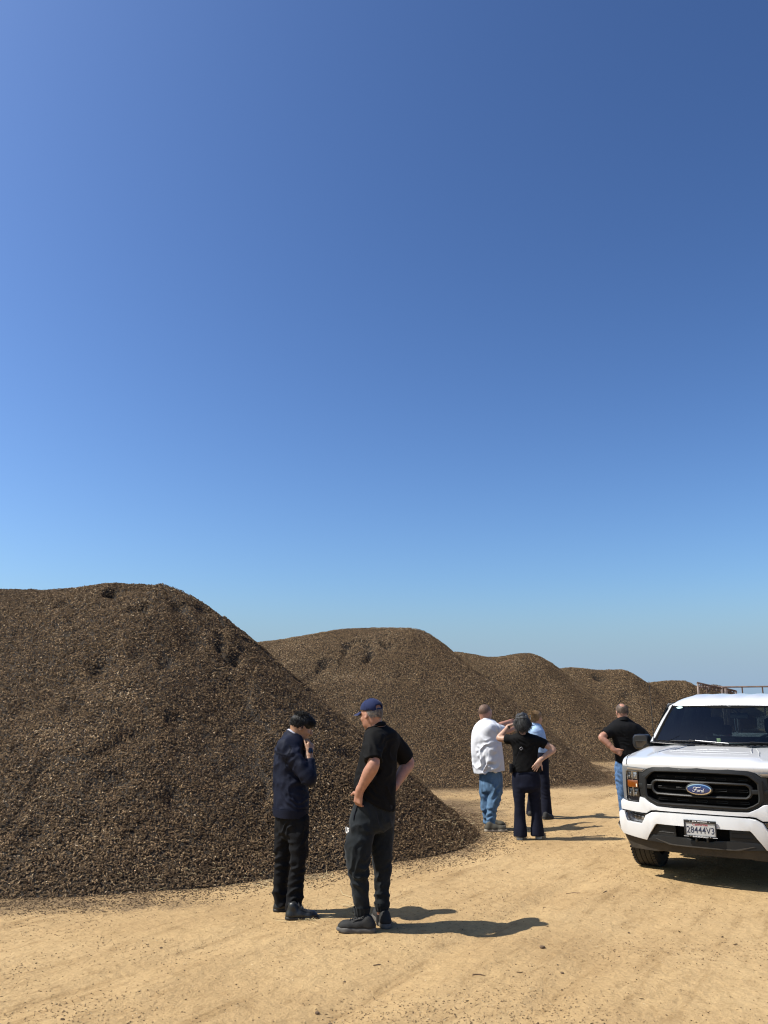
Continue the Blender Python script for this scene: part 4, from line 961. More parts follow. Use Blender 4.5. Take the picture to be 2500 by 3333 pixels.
    def mesh(s):
        F = s.F; n = np.array(F.shape)
        F[0] = F[-1] = .1; F[:, 0] = F[:, -1] = .1; F[:, :, 0] = F[:, :, -1] = .1
        ins = F < 0
        c = [ins[i:n[0] - 1 + i, j:n[1] - 1 + j, k:n[2] - 1 + k] for i in (0, 1) for j in (0, 1) for k in (0, 1)]
        cnt = sum(x.astype(np.int8) for x in c); act = (cnt > 0) & (cnt < 8)
        idx = np.argwhere(act); M = len(idx)
        co = np.array([(i, j, k) for i in (0, 1) for j in (0, 1) for k in (0, 1)])
        val = np.stack([F[idx[:, 0] + i, idx[:, 1] + j, idx[:, 2] + k] for i, j, k in co], -1)
        acc = np.zeros((M, 3)); num = np.zeros(M)
        for a in range(8):
            for b in range(a + 1, 8):
                if np.abs(co[a] - co[b]).sum() != 1: continue
                fa, fb = val[:, a], val[:, b]; m = (fa < 0) != (fb < 0)
                t = np.where(m, fa / np.where(m, fa - fb, 1), 0)
                acc += np.where(m[:, None], co[a] + t[:, None] * (co[b] - co[a]), 0); num += m
        V = s.lo + (idx + acc / num[:, None]) * s.h
        vid = np.full(act.shape, -1, np.int64); vid[act] = np.arange(M)
        faces = []
        for ax in range(3):
            o = [k for k in range(3) if k != ax]
            a = ins.take(range(0, n[ax] - 1), ax); b = ins.take(range(1, n[ax]), ax)
            E = np.argwhere(a != b); ok = (E[:, o[0]] > 0) & (E[:, o[1]] > 0) & (E[:, o[0]] < n[o[0]] - 1) & (E[:, o[1]] < n[o[1]] - 1); E = E[ok]
            q = []
            for d0, d1 in ((-1, -1), (0, -1), (0, 0), (-1, 0)):
                C = E.copy(); C[:, o[0]] += d0; C[:, o[1]] += d1; q.append(vid[C[:, 0], C[:, 1], C[:, 2]])
            q = np.stack(q, -1); inside = ins[E[:, 0], E[:, 1], E[:, 2]]
            flip = inside if ax != 1 else ~inside
            q[~flip] = q[~flip][:, ::-1]; faces.append(q)
        Q = np.concatenate(faces); Q = Q[(Q >= 0).all(1)]
        return V, Q
def catmull(P, t):
    n = len(P); i = int(min(max(math.floor(t), 0), n - 2)); u = t - i
    p0, p1, p2, p3 = P[max(i - 1, 0)], P[i], P[i + 1], P[min(i + 2, n - 1)]
    return .5 * (2 * p1 + (p2 - p0) * u + (2 * p0 - 5 * p1 + 4 * p2 - p3) * u * u + (3 * p1 - p0 - 3 * p2 + p3) * u ** 3)
def vnormals(V, Q):
    n = np.cross(V[Q[:, 2]] - V[Q[:, 0]], V[Q[:, 3]] - V[Q[:, 1]]); N = np.zeros_like(V)
    for k in range(4): np.add.at(N, Q[:, k], n)
    return N / np.maximum(np.linalg.norm(N, axis=1, keepdims=True), 1e-12)
def relax(V, Q, it=1, w=.5):
    for _ in range(it):
        S = np.zeros_like(V); C = np.zeros(len(V))
        for k in range(4):
            np.add.at(S, Q[:, k], V[Q[:, (k + 1) % 4]] + V[Q[:, (k + 3) % 4]]); np.add.at(C, Q[:, k], 2)
        V = V + w * (S / np.maximum(C, 1)[:, None] - V)
    return V
def crease(V, Q, specs, amp=.004, sc=9.0, seed=0):
    """cloth: soft buckling everywhere plus fans of folds; specs: (centre, direction across the folds, radius, amplitude, wavelength)"""
    N = vnormals(V, Q)
    d = amp * 2 * (noise3(V * np.array([sc, sc, sc * .55]), seed) - .5) + amp * .9 * (noise3(V * np.array([sc * 2.3, sc * 2.3, sc * 1.5]), seed + 1) - .5)
    for j, (c, ax, R, A, wl) in enumerate(specs):
        q = V - np.array(c); ax = np.array(ax, float); ax /= np.linalg.norm(ax)
        ph = (q @ ax) / wl + 2.6 * noise3(V * 5.0, seed + 7 + j) + .7 * noise3(V * 15., seed + 9 + j)
        f = 1 - np.abs(2 * (ph - np.floor(ph)) - 1); f = f ** 1.6
        mod = np.clip(noise3(V * 7.0, seed + 20 + j) * 3.0 - .9, 0, 1.5)
        d = d + A * (f - .6) * np.exp(-(q * q).sum(1) / (R * R)) * mod
    return V + N * d[:, None]

SKIN = {}
def skin(name, col, red=.0):
    m = pmat(name, col, 0.48, var=(28, .14), bump=(60, .05), spec=.4)
    b = m.node_tree.nodes['Principled BSDF']; b.inputs['Subsurface Weight'].default_value = .08; b.inputs['Subsurface Radius'].default_value = (.012, .004, .002); b.inputs['Subsurface Scale'].default_value = .5
    return m
SK_PALE = skin('skin_ruddy', (0.356, 0.1805, 0.1228)); SK_TAN = skin('skin_tan', (0.3062, 0.1697, 0.1004)); SK_LIGHT = skin('skin_light', (0.3987, 0.2383, 0.1674)); SK_OLIVE = skin('skin_olive', (0.356, 0.2166, 0.1376))
def cloth(name, col, rough=.85, sheen=.15, weave=260, var=.10, b=.25): return pmat(name, col, rough, var=(7, var), bump=(weave, b), spec=.15, sheen=sheen)
BLACK_TEE = cloth('black_jersey', (.0042, .0042, .0046), .85, .0); BLACK_TEE2 = cloth('black_polo_cloth', (.0045, .0048, .0060), .85, .0)
NAVY = cloth('navy_twill', (.0060, .0084, .0205), .7, .0); CHARCOAL = cloth('charcoal_fleece', (.0135, .0165, .019), .9, .08, var=.4); BLACKTROUSER = cloth('black_trouser', (.0048, .0053, .0070), .8, .0)
WHITEPOLO = cloth('white_polo_cloth', (.57, .58, .615), .8, .0, weave=90, b=.05, var=.03); JEANS = pmat('blue_denim', (.082, .148, .240), .9, var=(9, .42, (1, 1, .5)), bump=(240, .35), spec=.2)
DARKDENIM = pmat('dark_denim', (.0050, .0066, .0165), .9, var=(8, .3), bump=(240, .3), spec=.2); SKYSHIRT = cloth('sky_blue_shirting', (.29, .41, .60), .8, .0, weave=90, b=.05, var=.04)
BLUEJEANS = pmat('mid_denim', (.072, .138, .265), .9, var=(22, .5), bump=(240, .35), spec=.2)
CAPNAVY = cloth('cap_cotton', (.0125, .020, .066), .8, .1); SOLE_G = pmat('grey_sole', (.085, .08, .073), .7, var=(30, .2)); SOLE_K = pmat('black_sole', (.014, .014, .014), .6)
SHOE_K = pmat('black_mesh', (.007, .007, .007), .75, bump=(300, .4)); LEATHER = pmat('black_leather', (.012, .013, .013), .38, bump=(60, .1)); SHOE_W = pmat('white_shoe', (.56, .56, .55), .6); SHOE_O = pmat('olive_shoe', (.052, .046, .032), .8); SOLE_T = pmat('tan_sole', (.30, .26, .2), .7)
SOCK = cloth('black_sock', (.006, .006, .007), .9); EYEW = pmat('eye_white', (.7, .68, .66), .2); DARK = pmat('near_black', (.008, .007, .007), .35, spec=.5); WATCH = pmat('watch_face', (.006, .008, .012), .12, coat=1.0)
def hairmat(name, col, var=.5):
    m = pmat(name, col, .5, var=(45, var, (1, 1, .25)), bump=(130, .7, (1, 1, .2)), spec=.25); return m
LACE = pmat('shoe_lace', (.035, .035, .035), .8); H_BLACK = hairmat('black_hair', (.006, .0055, .0055)); H_GREY = hairmat('greying_black_hair', (.045, .045, .045), .8); H_FAIR = hairmat('dark_blond_hair', (.19, .115, .050), .6); H_SALT = hairmat('short_grey_hair', (.20, .18, .165), .4); H_BROWN = hairmat('thin_brown_hair', (.10, .072, .055), .5)

def frame(fwd, up=(0, 0, 1)):
    f = np.array(fwd, float); f /= np.linalg.norm(f); u = np.array(up, float); r = np.cross(f, u); r /= np.linalg.norm(r); u = np.cross(r, f)
    return np.stack([r, f, u], -1)                     # columns: right, forward, up
def head(v, c, R, s=1.0, nose=True):
    """head on the volume; c centre of the skull, R frame; s = 1 for a 23 cm head"""
    p = lambda x, y, z: np.array(c) + R @ (np.array((x, y, z)) * s)
    e = lambda q, rad, k=.015, op='add', RR=None: v.ell(p(*q), np.array(rad) * s, R if RR is None else RR, k, op)
    e((0, -.012, .022), (.076, .096, .092)); e((0, .030, -.030), (.062, .066, .085), .03); e((0, .052, -.075), (.045, .040, .038), .03)
    e((0, .066, -.098), (.022, .018, .016), .02)                                     # chin
    e((0, .080, .030), (.050, .018, .014), .015)                                     # brow
    for q in (-1, 1):
        e((q * .031, .094, .008), (.017, .014, .012), .008, 'sub'); e((q * .031, .084, .007), (.013, .012, .012), .004)
        e((q * .042, .066, -.026), (.022, .022, .020), .02)                          # cheekbone
        ax = frame(R @ np.array((q * .35, 1, 0)), R @ np.array((0, 0, 1)))
        e((q * .078, -.008, -.006), (.010, .019, .031), .006, 'add', frame(R @ np.array((q * .25, 1, -.15)), R @ np.array((q * -.2, .15, 1)))); e((q * .0845, -.004, -.002), (.005, .010, .019), .005, 'sub')
    v.cap(p(0, .094, .016), p(0, .116, -.022), .009 * s, .014 * s, .012); e((0, .104, -.028), (.018, .012, .010), .008)
    e((0, .094, -.056), (.022, .010, .006), .006); e((0, .090, -.068), (.020, .011, .007), .006); e((0, .1015, -.0615), (.022, .006, .0018), .002, 'sub')
    return p
def hand(v, wrist, fdir, back, side, curl=(25, 35, 25), spread=6, s=1.0, thumb=(.6, .5, .2), r0=.028):
    """wrist point, finger direction, direction of the back of the hand, side = +1 when the thumb lies on cross(fdir, back)"""
    f = np.array(fdir, float); f /= np.linalg.norm(f); b = np.array(back, float); b -= f * (b @ f); b /= np.linalg.norm(b); t = np.cross(f, b) * side
    w = np.array(wrist, float)
    for q, r in ((-.030, .0135), (-.010, .0145), (.012, .0145), (.030, .014)): v.cap(w + t * q * .6 * s, w + f * .085 * s + t * q * s, (r + .003) * s, r * s, .014)
    v.cap(w - f * .02, w + f * .02, r0 * s, .026 * s, .02)
    for q, ln, sp in ((.032, .070, 1), (.011, .078, .3), (-.011, .073, -.35), (-.031, .058, -1.1)):
        a = math.radians(sp * spread); d = f * math.cos(a) + t * math.sin(a); o = w + f * .088 * s + t * q * s; ang = 0
        for m, (fr, cu) in enumerate(zip((.45, .32, .23), curl)):
            ang += math.radians(cu); dd = d * math.cos(ang) - b * math.sin(ang); e = o + dd * ln * fr * s * 1.05
            v.cap(o, e, (.0098 - .0008 * m) * s, (.0092 - .0009 * m) * s, .005); o = e
    o = w + f * .022 * s + t * .026 * s; q = (f * thumb[0] + t * thumb[1] - b * thumb[2]); q /= np.linalg.norm(q)
    m = o + q * .042 * s; v.cap(o, m, .016 * s, .0125 * s, .012); q2 = q + f * .45 - b * .15; q2 /= np.linalg.norm(q2); m2 = m + q2 * .034 * s; v.cap(m, m2, .0118 * s, .0105 * s, .005); v.cap(m2, m2 + q2 * .022 * s, .0105 * s, .009 * s, .004)

def strands(bm_list, roots, dirs, ln, r, rng, curl=.0, down=.0, seg=4):
    """tapering hair locks; returns verts and quads to be joined with the hair"""
    V = []; Q = []
    for p, d in zip(roots, dirs):
        l = ln * rng.uniform(.6, 1.3); d = np.array(d) / np.linalg.norm(d); a = np.cross(d, (.3, .2, 1)); a /= np.linalg.norm(a) + 1e-9; b = np.cross(d, a); ph = rng.uniform(0, 6.28); base = len(V)
        for k in range(seg + 1):
            t = k / seg; o = p + d * l * t + np.array((0, 0, -down)) * l * t * t + curl * (a * math.sin(ph + 5 * t) + b * math.cos(ph + 4 * t)) * t
            w = r * (1 - t ** 2 * .9)
            for q in range(3): V.append(o + (a * math.cos(q * 2.094) + b * math.sin(q * 2.094)) * w)
        for k in range(seg):
            for q in range(3): Q.append((base + k * 3 + q, base + k * 3 + (q + 1) % 3, base + k * 3 + 3 + (q + 1) % 3, base + k * 3 + 3 + q))
    return np.array(V), np.array(Q)

UPV = np.array([0, 0, 1.0])
class Person:
    def __init__(s, label, Y0, feet, vox):
        s.Y0 = Y0; s.h = vox; s.o = np.array([feet[0], feet[1], 0.0]); s.root = empty('person', tuple(s.o), 0, label, 'person', 'people standing in the yard')
    def P(s, px, py, dy=0.0): return at(px, py, s.Y0 + dy)
    def out(s, name, vol, mat, specs=None, amp=0, seed=0, it=1, parent=None, sharp=None, extra=None, sc=9.0):
        V, Q = vol.mesh(); V = relax(V, Q, it, .4)
        if specs is not None: V = crease(V, Q, specs, amp, sc, seed)
        s.V, s.N = V, vnormals(V, Q); s.px = to_px(V)
        if extra is not None:
            Q = np.concatenate([Q, extra[1] + len(V)]); V = np.concatenate([V, extra[0]])
        return mesh_np(name, V - s.o, Q, mat, parent or s.root, True, sharp)
    def snap(s, px, py, lift=.002):
        """point on the garment meshed last, where the photo shows (px, py)"""
        d = np.hypot(s.px[0] - px, s.px[1] - py); k = np.argsort(d)[:40]; k = k[d[k] < d[k[0]] + 4]
        i = k[np.argmin(s.V[k, 1])]
        w = np.exp(-(np.linalg.norm(s.V - s.V[i], axis=1) / .012) ** 2); c = at(px, py, (s.V[:, 1] * w).sum() / w.sum()); n = (s.N * w[:, None]).sum(0); n /= np.linalg.norm(n)
        return c + n * lift - s.o
    def collar(s, c, fw, rx, ry, h, drop, mat, parent=None, flap=.03, side=0.0, open_=.35):
        """standing collar with a turned down flap, higher at the nape, open at the throat"""
        f = np.array(fw, float); f /= np.linalg.norm(f); r = np.array((f[1], -f[0], 0)); rows = []
        for t in np.linspace(open_, 2 * math.pi - open_, 41):
            d = f * math.cos(t) * ry + r * math.sin(t) * rx; dn = d / np.linalg.norm(d); z = h - drop * (math.cos(t) * .5 + .5) + side * math.sin(t)
            o = np.array(c) + d; w = .0015 * math.sin(9 * t)
            rows.append([o - dn * .006 + UPV * (z - flap - .02) - s.o, o - dn * (.010 - w) + UPV * z - s.o, o - dn * .004 + UPV * (z + .005) - s.o, o + dn * .004 + UPV * (z + .001) - s.o, o + dn * (.016 + w) + UPV * (z - flap) - s.o, o + dn * .010 + UPV * (z - flap - .004) - s.o])
        return loft('collar', rows, mat, parent or s.root, closed_u=True, sharp=55, cap=True)
    def secs(s, L, fwd, rho=.7):
        """(py, left px, right px, dy) outline rows of the photo -> elliptic slices turned to the body's facing"""
        lat = np.array([fwd[1], -fwd[0]]); lat = lat / np.linalg.norm(lat); r = []
        for py, l, rr, dy in L:
            a = s.P(l, py, dy); b = s.P(rr, py, dy); w = np.linalg.norm(b - a) / 2; c = (a + b) / 2
            A = w / math.sqrt(lat[0] ** 2 + (rho * lat[1]) ** 2); r.append((c[2], c[0], c[1], A, A * rho))
        return r, lat
    def vol(s, lo, hi, h=None): return Vol(np.array(lo) - .03, np.array(hi) + .03, h or s.h)
    def bounds(s, pts, m=.16):
        A = np.array(pts); return A.min(0) - m, A.max(0) + m
    def limb(s, L): return [(s.P(px, py, dy), r) for px, py, dy, r in L]
    def shoe(s, heel, toe, mat, solemat, w=.10, hgt=.105, open_top=True, sole_h=.030, zoff=0.0):
        """heel and toe points on the ground; an upper with a rounded toe on a sole that curls up at the tip"""
        h = np.array(heel, float); t = np.array(toe, float); h[2] = t[2] = 0; g = float(ground_h(h[0], h[1])) - .002 + zoff
        d = t - h; Ln = np.linalg.norm(d); d /= Ln; n = np.array([-d[1], d[0], 0]); up = np.array([0, 0, 1.0])
        p = lambda a, b, z: h + d * a * Ln + n * b + up * (z + g)
        v = s.vol(np.minimum(h, t) - .09, np.maximum(h, t) + np.array([.09, .09, .17]), min(s.h, .0075))
        k = w / .10
        zb = sole_h + .008
        v.cap(p(.15, 0, zb), p(.45, 0, zb + .002), .041 * k, .042 * k, .02); v.cap(p(.45, 0, zb + .002), p(.78, .004, zb - .006), .042 * k, .041 * k, .03); v.cap(p(.70, .014, zb - .006), p(.72, -.016, zb - .006), .034 * k, .034 * k, .03); v.cap(p(.86, .004, zb - .008), p(.905, .0, zb - .010), .032 * k, .024 * k, .03)
        v.cap(p(.17, 0, zb), p(.21, 0, hgt), .038 * k, .036 * k, .03); v.cap(p(.24, 0, hgt - .012), p(.52, 0, zb + .012), .033 * k, .030 * k, .03)
        v.cut(p(0, 0, sole_h * .9), (0, 0, -1)); v.cut(p(0, 0, hgt + .012), d * -.35 + up)
        up_o = s.out('shoe', v, mat)
        sv = (s.V - p(0, 0, 0)); sa = sv @ d / Ln; sb = sv @ n; szz = sv[:, 2]
        def zt(a, b): m = (np.abs(sa - a) * Ln < .012) & (np.abs(sb - b) < .012); return (szz[m].max() if m.any() else .07) + .0015
        v = s.vol(np.minimum(h, t) - .09, np.maximum(h, t) + np.array([.09, .09, .09]), min(s.h, .0065))
        for a, b, r0, r1 in ((.14, .40, .044, .0425), (.40, .74, .0425, .050), (.74, .90, .050, .035)): v.cap(p(a, 0, .02), p(b, .003, .02), r0 * k, r1 * k, .02)
        v.cut(p(0, 0, sole_h), (d * -.0 + up)); v.cut(p(0, 0, 0), -up); v.cut(p(.90, 0, .004), d * .35 - up)
        s.out('sole', v, solemat, it=0, parent=up_o, sharp=50)
        def lace(n, mat, r=.0036):
            for j in range(n):
                a = .42 + .058 * j
                tube('lace', [tuple(p(a + .004 * abs(b) / .01, b * k, zt(a + .004 * abs(b) / .01, b * k)) - s.o) for b in (-.026, -.013, 0, .013, .026)], r, mat, up_o, 5)
            for sd in (-1, 1): tube('lace_loop', [tuple(p(x_, sd * y_, zt(x_, sd * y_) + .002) - s.o) for x_, y_ in ((.42, .0), (.38, .018), (.40, .032), (.45, .022), (.42, .002))], r * .8, mat, up_o, 5)
        s.lace = lace
        q_ = lambda a, b, z=None: p(a, b, zt(a, b) if z is None else z)
        return up_o, q_
    def eyes(s, p, sc=1.0, brow=H_BLACK):
        for q in (-1, 1):
            for nm, y, r, m in (('eye', .083, .0115, EYEW), ('iris', .0895, .0062, DARK)):
                c = p(q * .031, y, .007) - s.o; bm = bmesh.new(); bmesh.ops.create_icosphere(bm, subdivisions=2, radius=r * sc); bmesh.ops.translate(bm, vec=c, verts=bm.verts); bm_obj(nm, bm, m, s.root)
            tube('eyebrow', [p(q * .014, .098, .026) - s.o, p(q * .032, .097, .031) - s.o, p(q * .050, .086, .026) - s.o], [.0035 * sc, .0045 * sc, .002 * sc], brow, s.root, 6)
def rows_px(X, Y):
    return X
rng = np.random.default_rng(21)
UP = np.array([0, 0, 1.0])
def under(secs, d):
    S = sorted(secs)[1:-1]
    return [(z, x, y, a - d * (1.35 if i < 2 else 1), b - d * (1.35 if i < 2 else 1)) for i, (z, x, y, a, b) in enumerate(S)]
def pelvis(ps):
    S = sorted(ps); top = S[-1]; z, x, y, a, b = S[0]
    return [(z - .055, x, y, a * .45, b * .5), (z - .02, x, y, a * .80, b * .82), (z + .02, x, y, a * .93, b * .94)] + [(q[0], q[1], q[2], q[3] - .012, q[4] - .012) for q in S[1:-1]] + [(top[0], top[1], top[2], top[3] - .022, top[4] - .022)]
def scalp(c, R, n, rad, test, rng):
    """random roots on the skull ellipsoid where test(local xyz) holds"""
    r = []; 
    while len(r) < n:
        q = rng.normal(0, 1, 3); q /= np.linalg.norm(q)
        if test(q): r.append(q)
    q = np.array(r); return q, np.array(c) + (q * rad) @ R.T
# ================= man in the blue cap
def man_cap():
    p = Person('man in black T-shirt, navy blue cap and charcoal joggers, hands on hips', 7.5, on_ground(1215, 3024)[:2], .0085)
    fw = np.array([-.72, .69, 0]); P = p.P
    shL, elL, wrL = P(1212, 2410, -.15), P(1216, 2488, -.28), P(1170, 2576, -.20)
    shR, elR, wrR = P(1278, 2406, .16), P(1330, 2482, .24), P(1284, 2562, .06)
    neck = P(1230, 2356, .0); hc = P(1209, 2326, -.01); R = frame((-.70, .70, -.16), (-.10, .06, 1))
    legL = p.limb([(1192, 2645, -.07, .112), (1178, 2705, -.10, .112), (1166, 2790, -.12, .103), (1170, 2870, -.11, .080), (1176, 2930, -.10, .070), (1178, 2958, -.10, .068)])
    legR = p.limb([(1244, 2645, .07, .112), (1244, 2705, .07, .104), (1243, 2790, .06, .088), (1242, 2870, .06, .070), (1242, 2930, .06, .064), (1243, 2946, .06, .062)])
    secs, lat = p.secs([(2352, 1219, 1252, 0), (2364, 1206, 1266, 0), (2384, 1190, 1290, 0), (2412, 1184, 1293, 0), (2450, 1176, 1290, 0), (2500, 1164, 1288, 0), (2550, 1153, 1287, 0), (2600, 1156, 1287, 0), (2655, 1160, 1287, 0)], fw, .74)
    # body: one surface from crown to feet
    lo, hi = p.bounds([hc, wrL, wrR, elR, elL, legL[-1][0], legR[-1][0], P(1180, 3035), P(1250, 3035)], .2)
    v = p.vol(lo, hi, .0068)
    head(v, hc, R, 1.03); v.cap(hc + R @ np.array((0, -.02, -.06)), neck - UP * .05, .062, .070, .03)
    v.loft(under(secs, .030), lat, .05)
    for sh, el, wr in ((shL, elL, wrL), (shR, elR, wrR)):
        v.chain([(sh, .058), ((sh + el) / 2, .052), (el, .049), (el * .7 + wr * .3, .053), (el * .3 + wr * .7, .040), (wr, .031)], .03)
    for leg in (legL, legR): v.chain([(q, r * .66) for q, r in leg[:3]] + [(q, .040) for q, r in leg[3:]], .03)
    for x, y, dy in ((1184, 2990, -.11), (1241, 2980, .08)): 
        a = P(x, y, dy); top_ = (legL if x < 1220 else legR)[-1][0]; v.chain([(top_ + UP * .06, .040), (top_, .038), (a * .6 + top_ * .4, .036), (a - UP * .06, .034)], .02)
    for a, b in ((on_ground(1208, 3033), on_ground(1125, 3030)), (on_ground(1252, 3018), on_ground(1232, 2985))): v.cap(tt3(a, b, .18) + UP * .045, b + UP * .04, .024, .020, .02)
    # left hand, knuckles on the hip and fingers hooked in the pocket; right hand hidden on the far hip
    hand(v, wrL, P(1158, 2640, -.17) - P(1166, 2582, -.2), (-.55, -.75, .25), 1, (38, 40, 25), 3, 1.06, (.25, .85, .25))
    hand(v, wrR, P(1250, 2610, .05) - wrR, (.8, .4, .2), -1, (25, 30, 20), 4, 1.0)
    p.out('body', v, SK_PALE)
    p.eyes(lambda x, y, z: hc + R @ (np.array((x, y, z)) * 1.03), 1.03, H_SALT)
    # cap
    cp = lambda x, y, z: hc + R @ np.array((x, y, z))
    v = p.vol(hc - .2, hc + .22, .006)
    v.ell(cp(0, -.010, .052), (.090, .112, .088), R, .01); v.cut(cp(0, .0, .036), R @ np.array((0, .20, -1))); v.ell(cp(0, -.010, .040), (.082, .103, .080), R, .004, 'sub')
    v.cap(cp(-.02, -.125, .045), cp(.02, -.125, .045), .026, .026, .004, 'sub')
    V, Q = v.mesh(); V = relax(V, Q, 2, .4); cap_o = mesh_np('cap', V - p.o, Q, CAPNAVY, p.root)
    B = []
    for t in np.linspace(0, 1, 9):
        row = []
        for a in np.linspace(-1, 1, 13):
            x = .080 * a * (1 - .12 * t); y0 = .096 * math.sqrt(max(0, 1 - (a * .86) ** 2)); y = y0 + t * (.122 * math.cos(a * 1.10)); row.append(cp(x, y, .050 - .020 * t - .020 * a * a * (1 - .1 * t)) - p.o)
        B.append(row)
    top = B; bot = [[q - R @ np.array((0, 0, .005)) for q in r] for r in B]
    ring = lambda G: G
    loft('brim', [[*t, *b[::-1]] for t, b in zip(top, bot)], CAPNAVY, cap_o, closed_u=True, cap=True, sharp=60)
    loft('strap', [[cp(.030 * a, -.121 + .010 * a * a, z) - p.o for a in np.linspace(-1, 1, 7)] for z in (.028, .040)], CAPNAVY, cap_o)
    bm = bmesh.new(); bmesh.ops.create_icosphere(bm, subdivisions=2, radius=.008); bmesh.ops.scale(bm, vec=(1, 1, .5), verts=bm.verts); bmesh.ops.translate(bm, vec=cp(0, -.01, .141) - p.o, verts=bm.verts); bm_obj('cap_button', bm, CAPNAVY, cap_o)
    for k in range(6):
        a0 = k * math.pi / 3; tube('panel_seam', [cp(.0905 * math.sin(t) * math.cos(a0), -.010 + .1125 * math.sin(t) * math.sin(a0), .052 + .0885 * math.cos(t)) - p.o for t in np.linspace(.08, 1.45, 9)], .0016, CAPNAVY, cap_o, 4)
    # grey hair showing below the cap
    v = p.vol(hc - .18, hc + .18, .0065)
    v.ell(cp(0, -.014, .020), (.0785, .0985, .0935), R, .01); v.cut(cp(0, 0, .040), R @ np.array((0, .1, 1))); v.cut(cp(0, .035, 0), R @ np.array((0, 1, .25))); v.cut(cp(0, -.05, -.045), R @ np.array((0, .35, -1)))
    V, Q = v.mesh(); V = relax(V, Q, 1); q, r = scalp(cp(0, -.016, .020), R, 260, np.array((.081, .102, .094)), lambda q: q[1] < .30 and -.62 < q[2] < .15, rng)
    e = strands(None, r - q @ R.T * .004, (q * .25 + np.array((0, -.2, -1))) @ R.T, .016, .0022, rng)
    mesh_np('hair', np.concatenate([V, e[0]]) - p.o, np.concatenate([Q, e[1] + len(V)]), H_SALT, p.root)
    # T-shirt with raised collar band
    v = p.vol(*p.bounds([shL, shR, elL, elR, P(1160, 2660), P(1287, 2660), neck], .2))
    v.loft(secs, lat, .03, 2.35)
    sl = lambda sh, el, t: sh + (el - sh) * t
    v.chain([(shL + np.array((.03, .02, .01)), .088), (sl(shL, elL, .4), .084), (sl(shL, elL, .85), .079), (sl(shL, elL, 1.05), .078)], .05)
    v.chain([(shR + np.array((-.03, -.02, .01)), .088), (sl(shR, elR, .4), .082), (sl(shR, elR, .85), .076), (sl(shR, elR, 1.05), .076)], .05)
    v.cutball(sl(shL, elL, .87), elL - shL, .16); v.cutball(sl(shR, elR, .87), elR - shR, .15)
    v.cut(P(1236, 2338), (-.25, .15, 1))
    a, b = P(1172, 2583, -.1), P(1250, 2630, -.05); v.cut(b, np.cross(b - a, (0.25, 1, 0)) * 1.0 if np.cross(b - a, (0.25, 1, 0))[2] < 0 else -np.cross(b - a, (0.25, 1, 0))); v.cut(P(1287, 2643), (0, 0, -1))
    p.out('t_shirt', v, BLACK_TEE, [(P(1215, 2440, -.2), (.7, .2, 1), .15, .016, .08), (P(1235, 2590, -.15), (-.7, 0, 1), .22, .020, .12), (P(1262, 2440, -.05), (-.8, 0, 1), .18, .014, .11), (P(1190, 2560, -.15), (.9, 0, .8), .18, .016, .09), (P(1300, 2450, .1), (.8, 0, 1), .12, .012, .07)], .008, 3, sc=7)
    p.collar(neck + np.array((-.012, -.004, -.012)), (-.8, .6, 0), .074, .078, .030, .05, BLACK_TEE, flap=.022)
    # joggers with elastic cuffs
    v = p.vol(*p.bounds([legL[0][0] + UP * .25, legR[0][0] + UP * .25, legL[-1][0], legR[-1][0], P(1130, 2700), P(1287, 2700)], .15))
    ps, pl = p.secs([(2575, 1162, 1284, 0), (2610, 1155, 1286, 0), (2650, 1142, 1286, 0), (2690, 1134, 1284, 0)], fw, .80)
    v.loft(pelvis(ps), pl, .09); v.chain(legL, .03); v.chain(legR, .03)
    cutL, cutR = P(1178, 2970, -.1), P(1243, 2955, .06); v.cutball(cutL, -UP + np.array((0, 0, 0)), .14); v.cutball(cutR, -UP, .14)
    tr = p.out('joggers', v, CHARCOAL, [(legL[2][0] + UP * .06, (-.7, .2, 1), .20, .026, .13), (legL[3][0] + UP * .04, (.8, 0, 1), .17, .026, .11), (legL[4][0] + UP * .01, (-.2, 0, 1), .13, .030, .075), (legR[2][0], (.6, 0, 1), .18, .022, .12), (legR[3][0], (-.6, 0, 1), .15, .014, .10), (legR[4][0], (.1, 0, 1), .12, .018, .075), (P(1170, 2700, -.15), (1, 0, .45), .20, .018, .14), (P(1235, 2670, -.1), (1, 0, .7), .16, .014, .09)], .010, 11, sc=7)
    PW = [p.snap(1163, 2618, .0), p.snap(1157, 2638, .0), p.snap(1152, 2655, 0), p.snap(1150, 2670, .0)]
    for c, r in ((cutL, .069), (cutR, .063)):
        rows = [[c + np.array((math.cos(a), math.sin(a), 0)) * (r + k + .0035 * math.sin(14 * a)) + UP * z - p.o for a in [2 * math.pi * j / 56 for j in range(56)]] for z, k in ((.045, .004), (.03, .0), (.0, -.006), (-.022, -.010), (-.026, -.016))]
        loft('cuff', rows, CHARCOAL, tr, closed_u=True, sharp=60)
    # slanted pocket and a white print on the thigh
    tube('pocket_welt', [tuple(q) for q in PW], [.003, .006, .006, .003], DARK, tr, 6)
    n = np.array((-.93, -.36, 0)); c = P(1131, 2703, -.09); ang = math.atan2(n[1], n[0])
    M = Matrix.Translation(Vector(c - p.o)) @ Matrix.Rotation(ang + math.pi / 2, 4, 'Z') @ Matrix.Rotation(math.pi / 2, 4, 'X')
    t = text_obj('thigh_print', 'US', .050, WHITEINK, tr, (0, 0, 0), (0, 0, 0), width=.085, bold=.02, depth=.004); t.matrix_local = M
    # shoes and socks
    for x, y, dy in ((1185, 2988, -.11), (1241, 2976, .08)):
        v = p.vol(P(x, y, dy) - .1, P(x, y, dy) + .12, .007); a = P(x, y, dy); v.cap(a + UP * (-.005), a - UP * .07, .046, .044, .01); v.cut(a + UP * .006, UP); p.out('sock', v, SOCK)
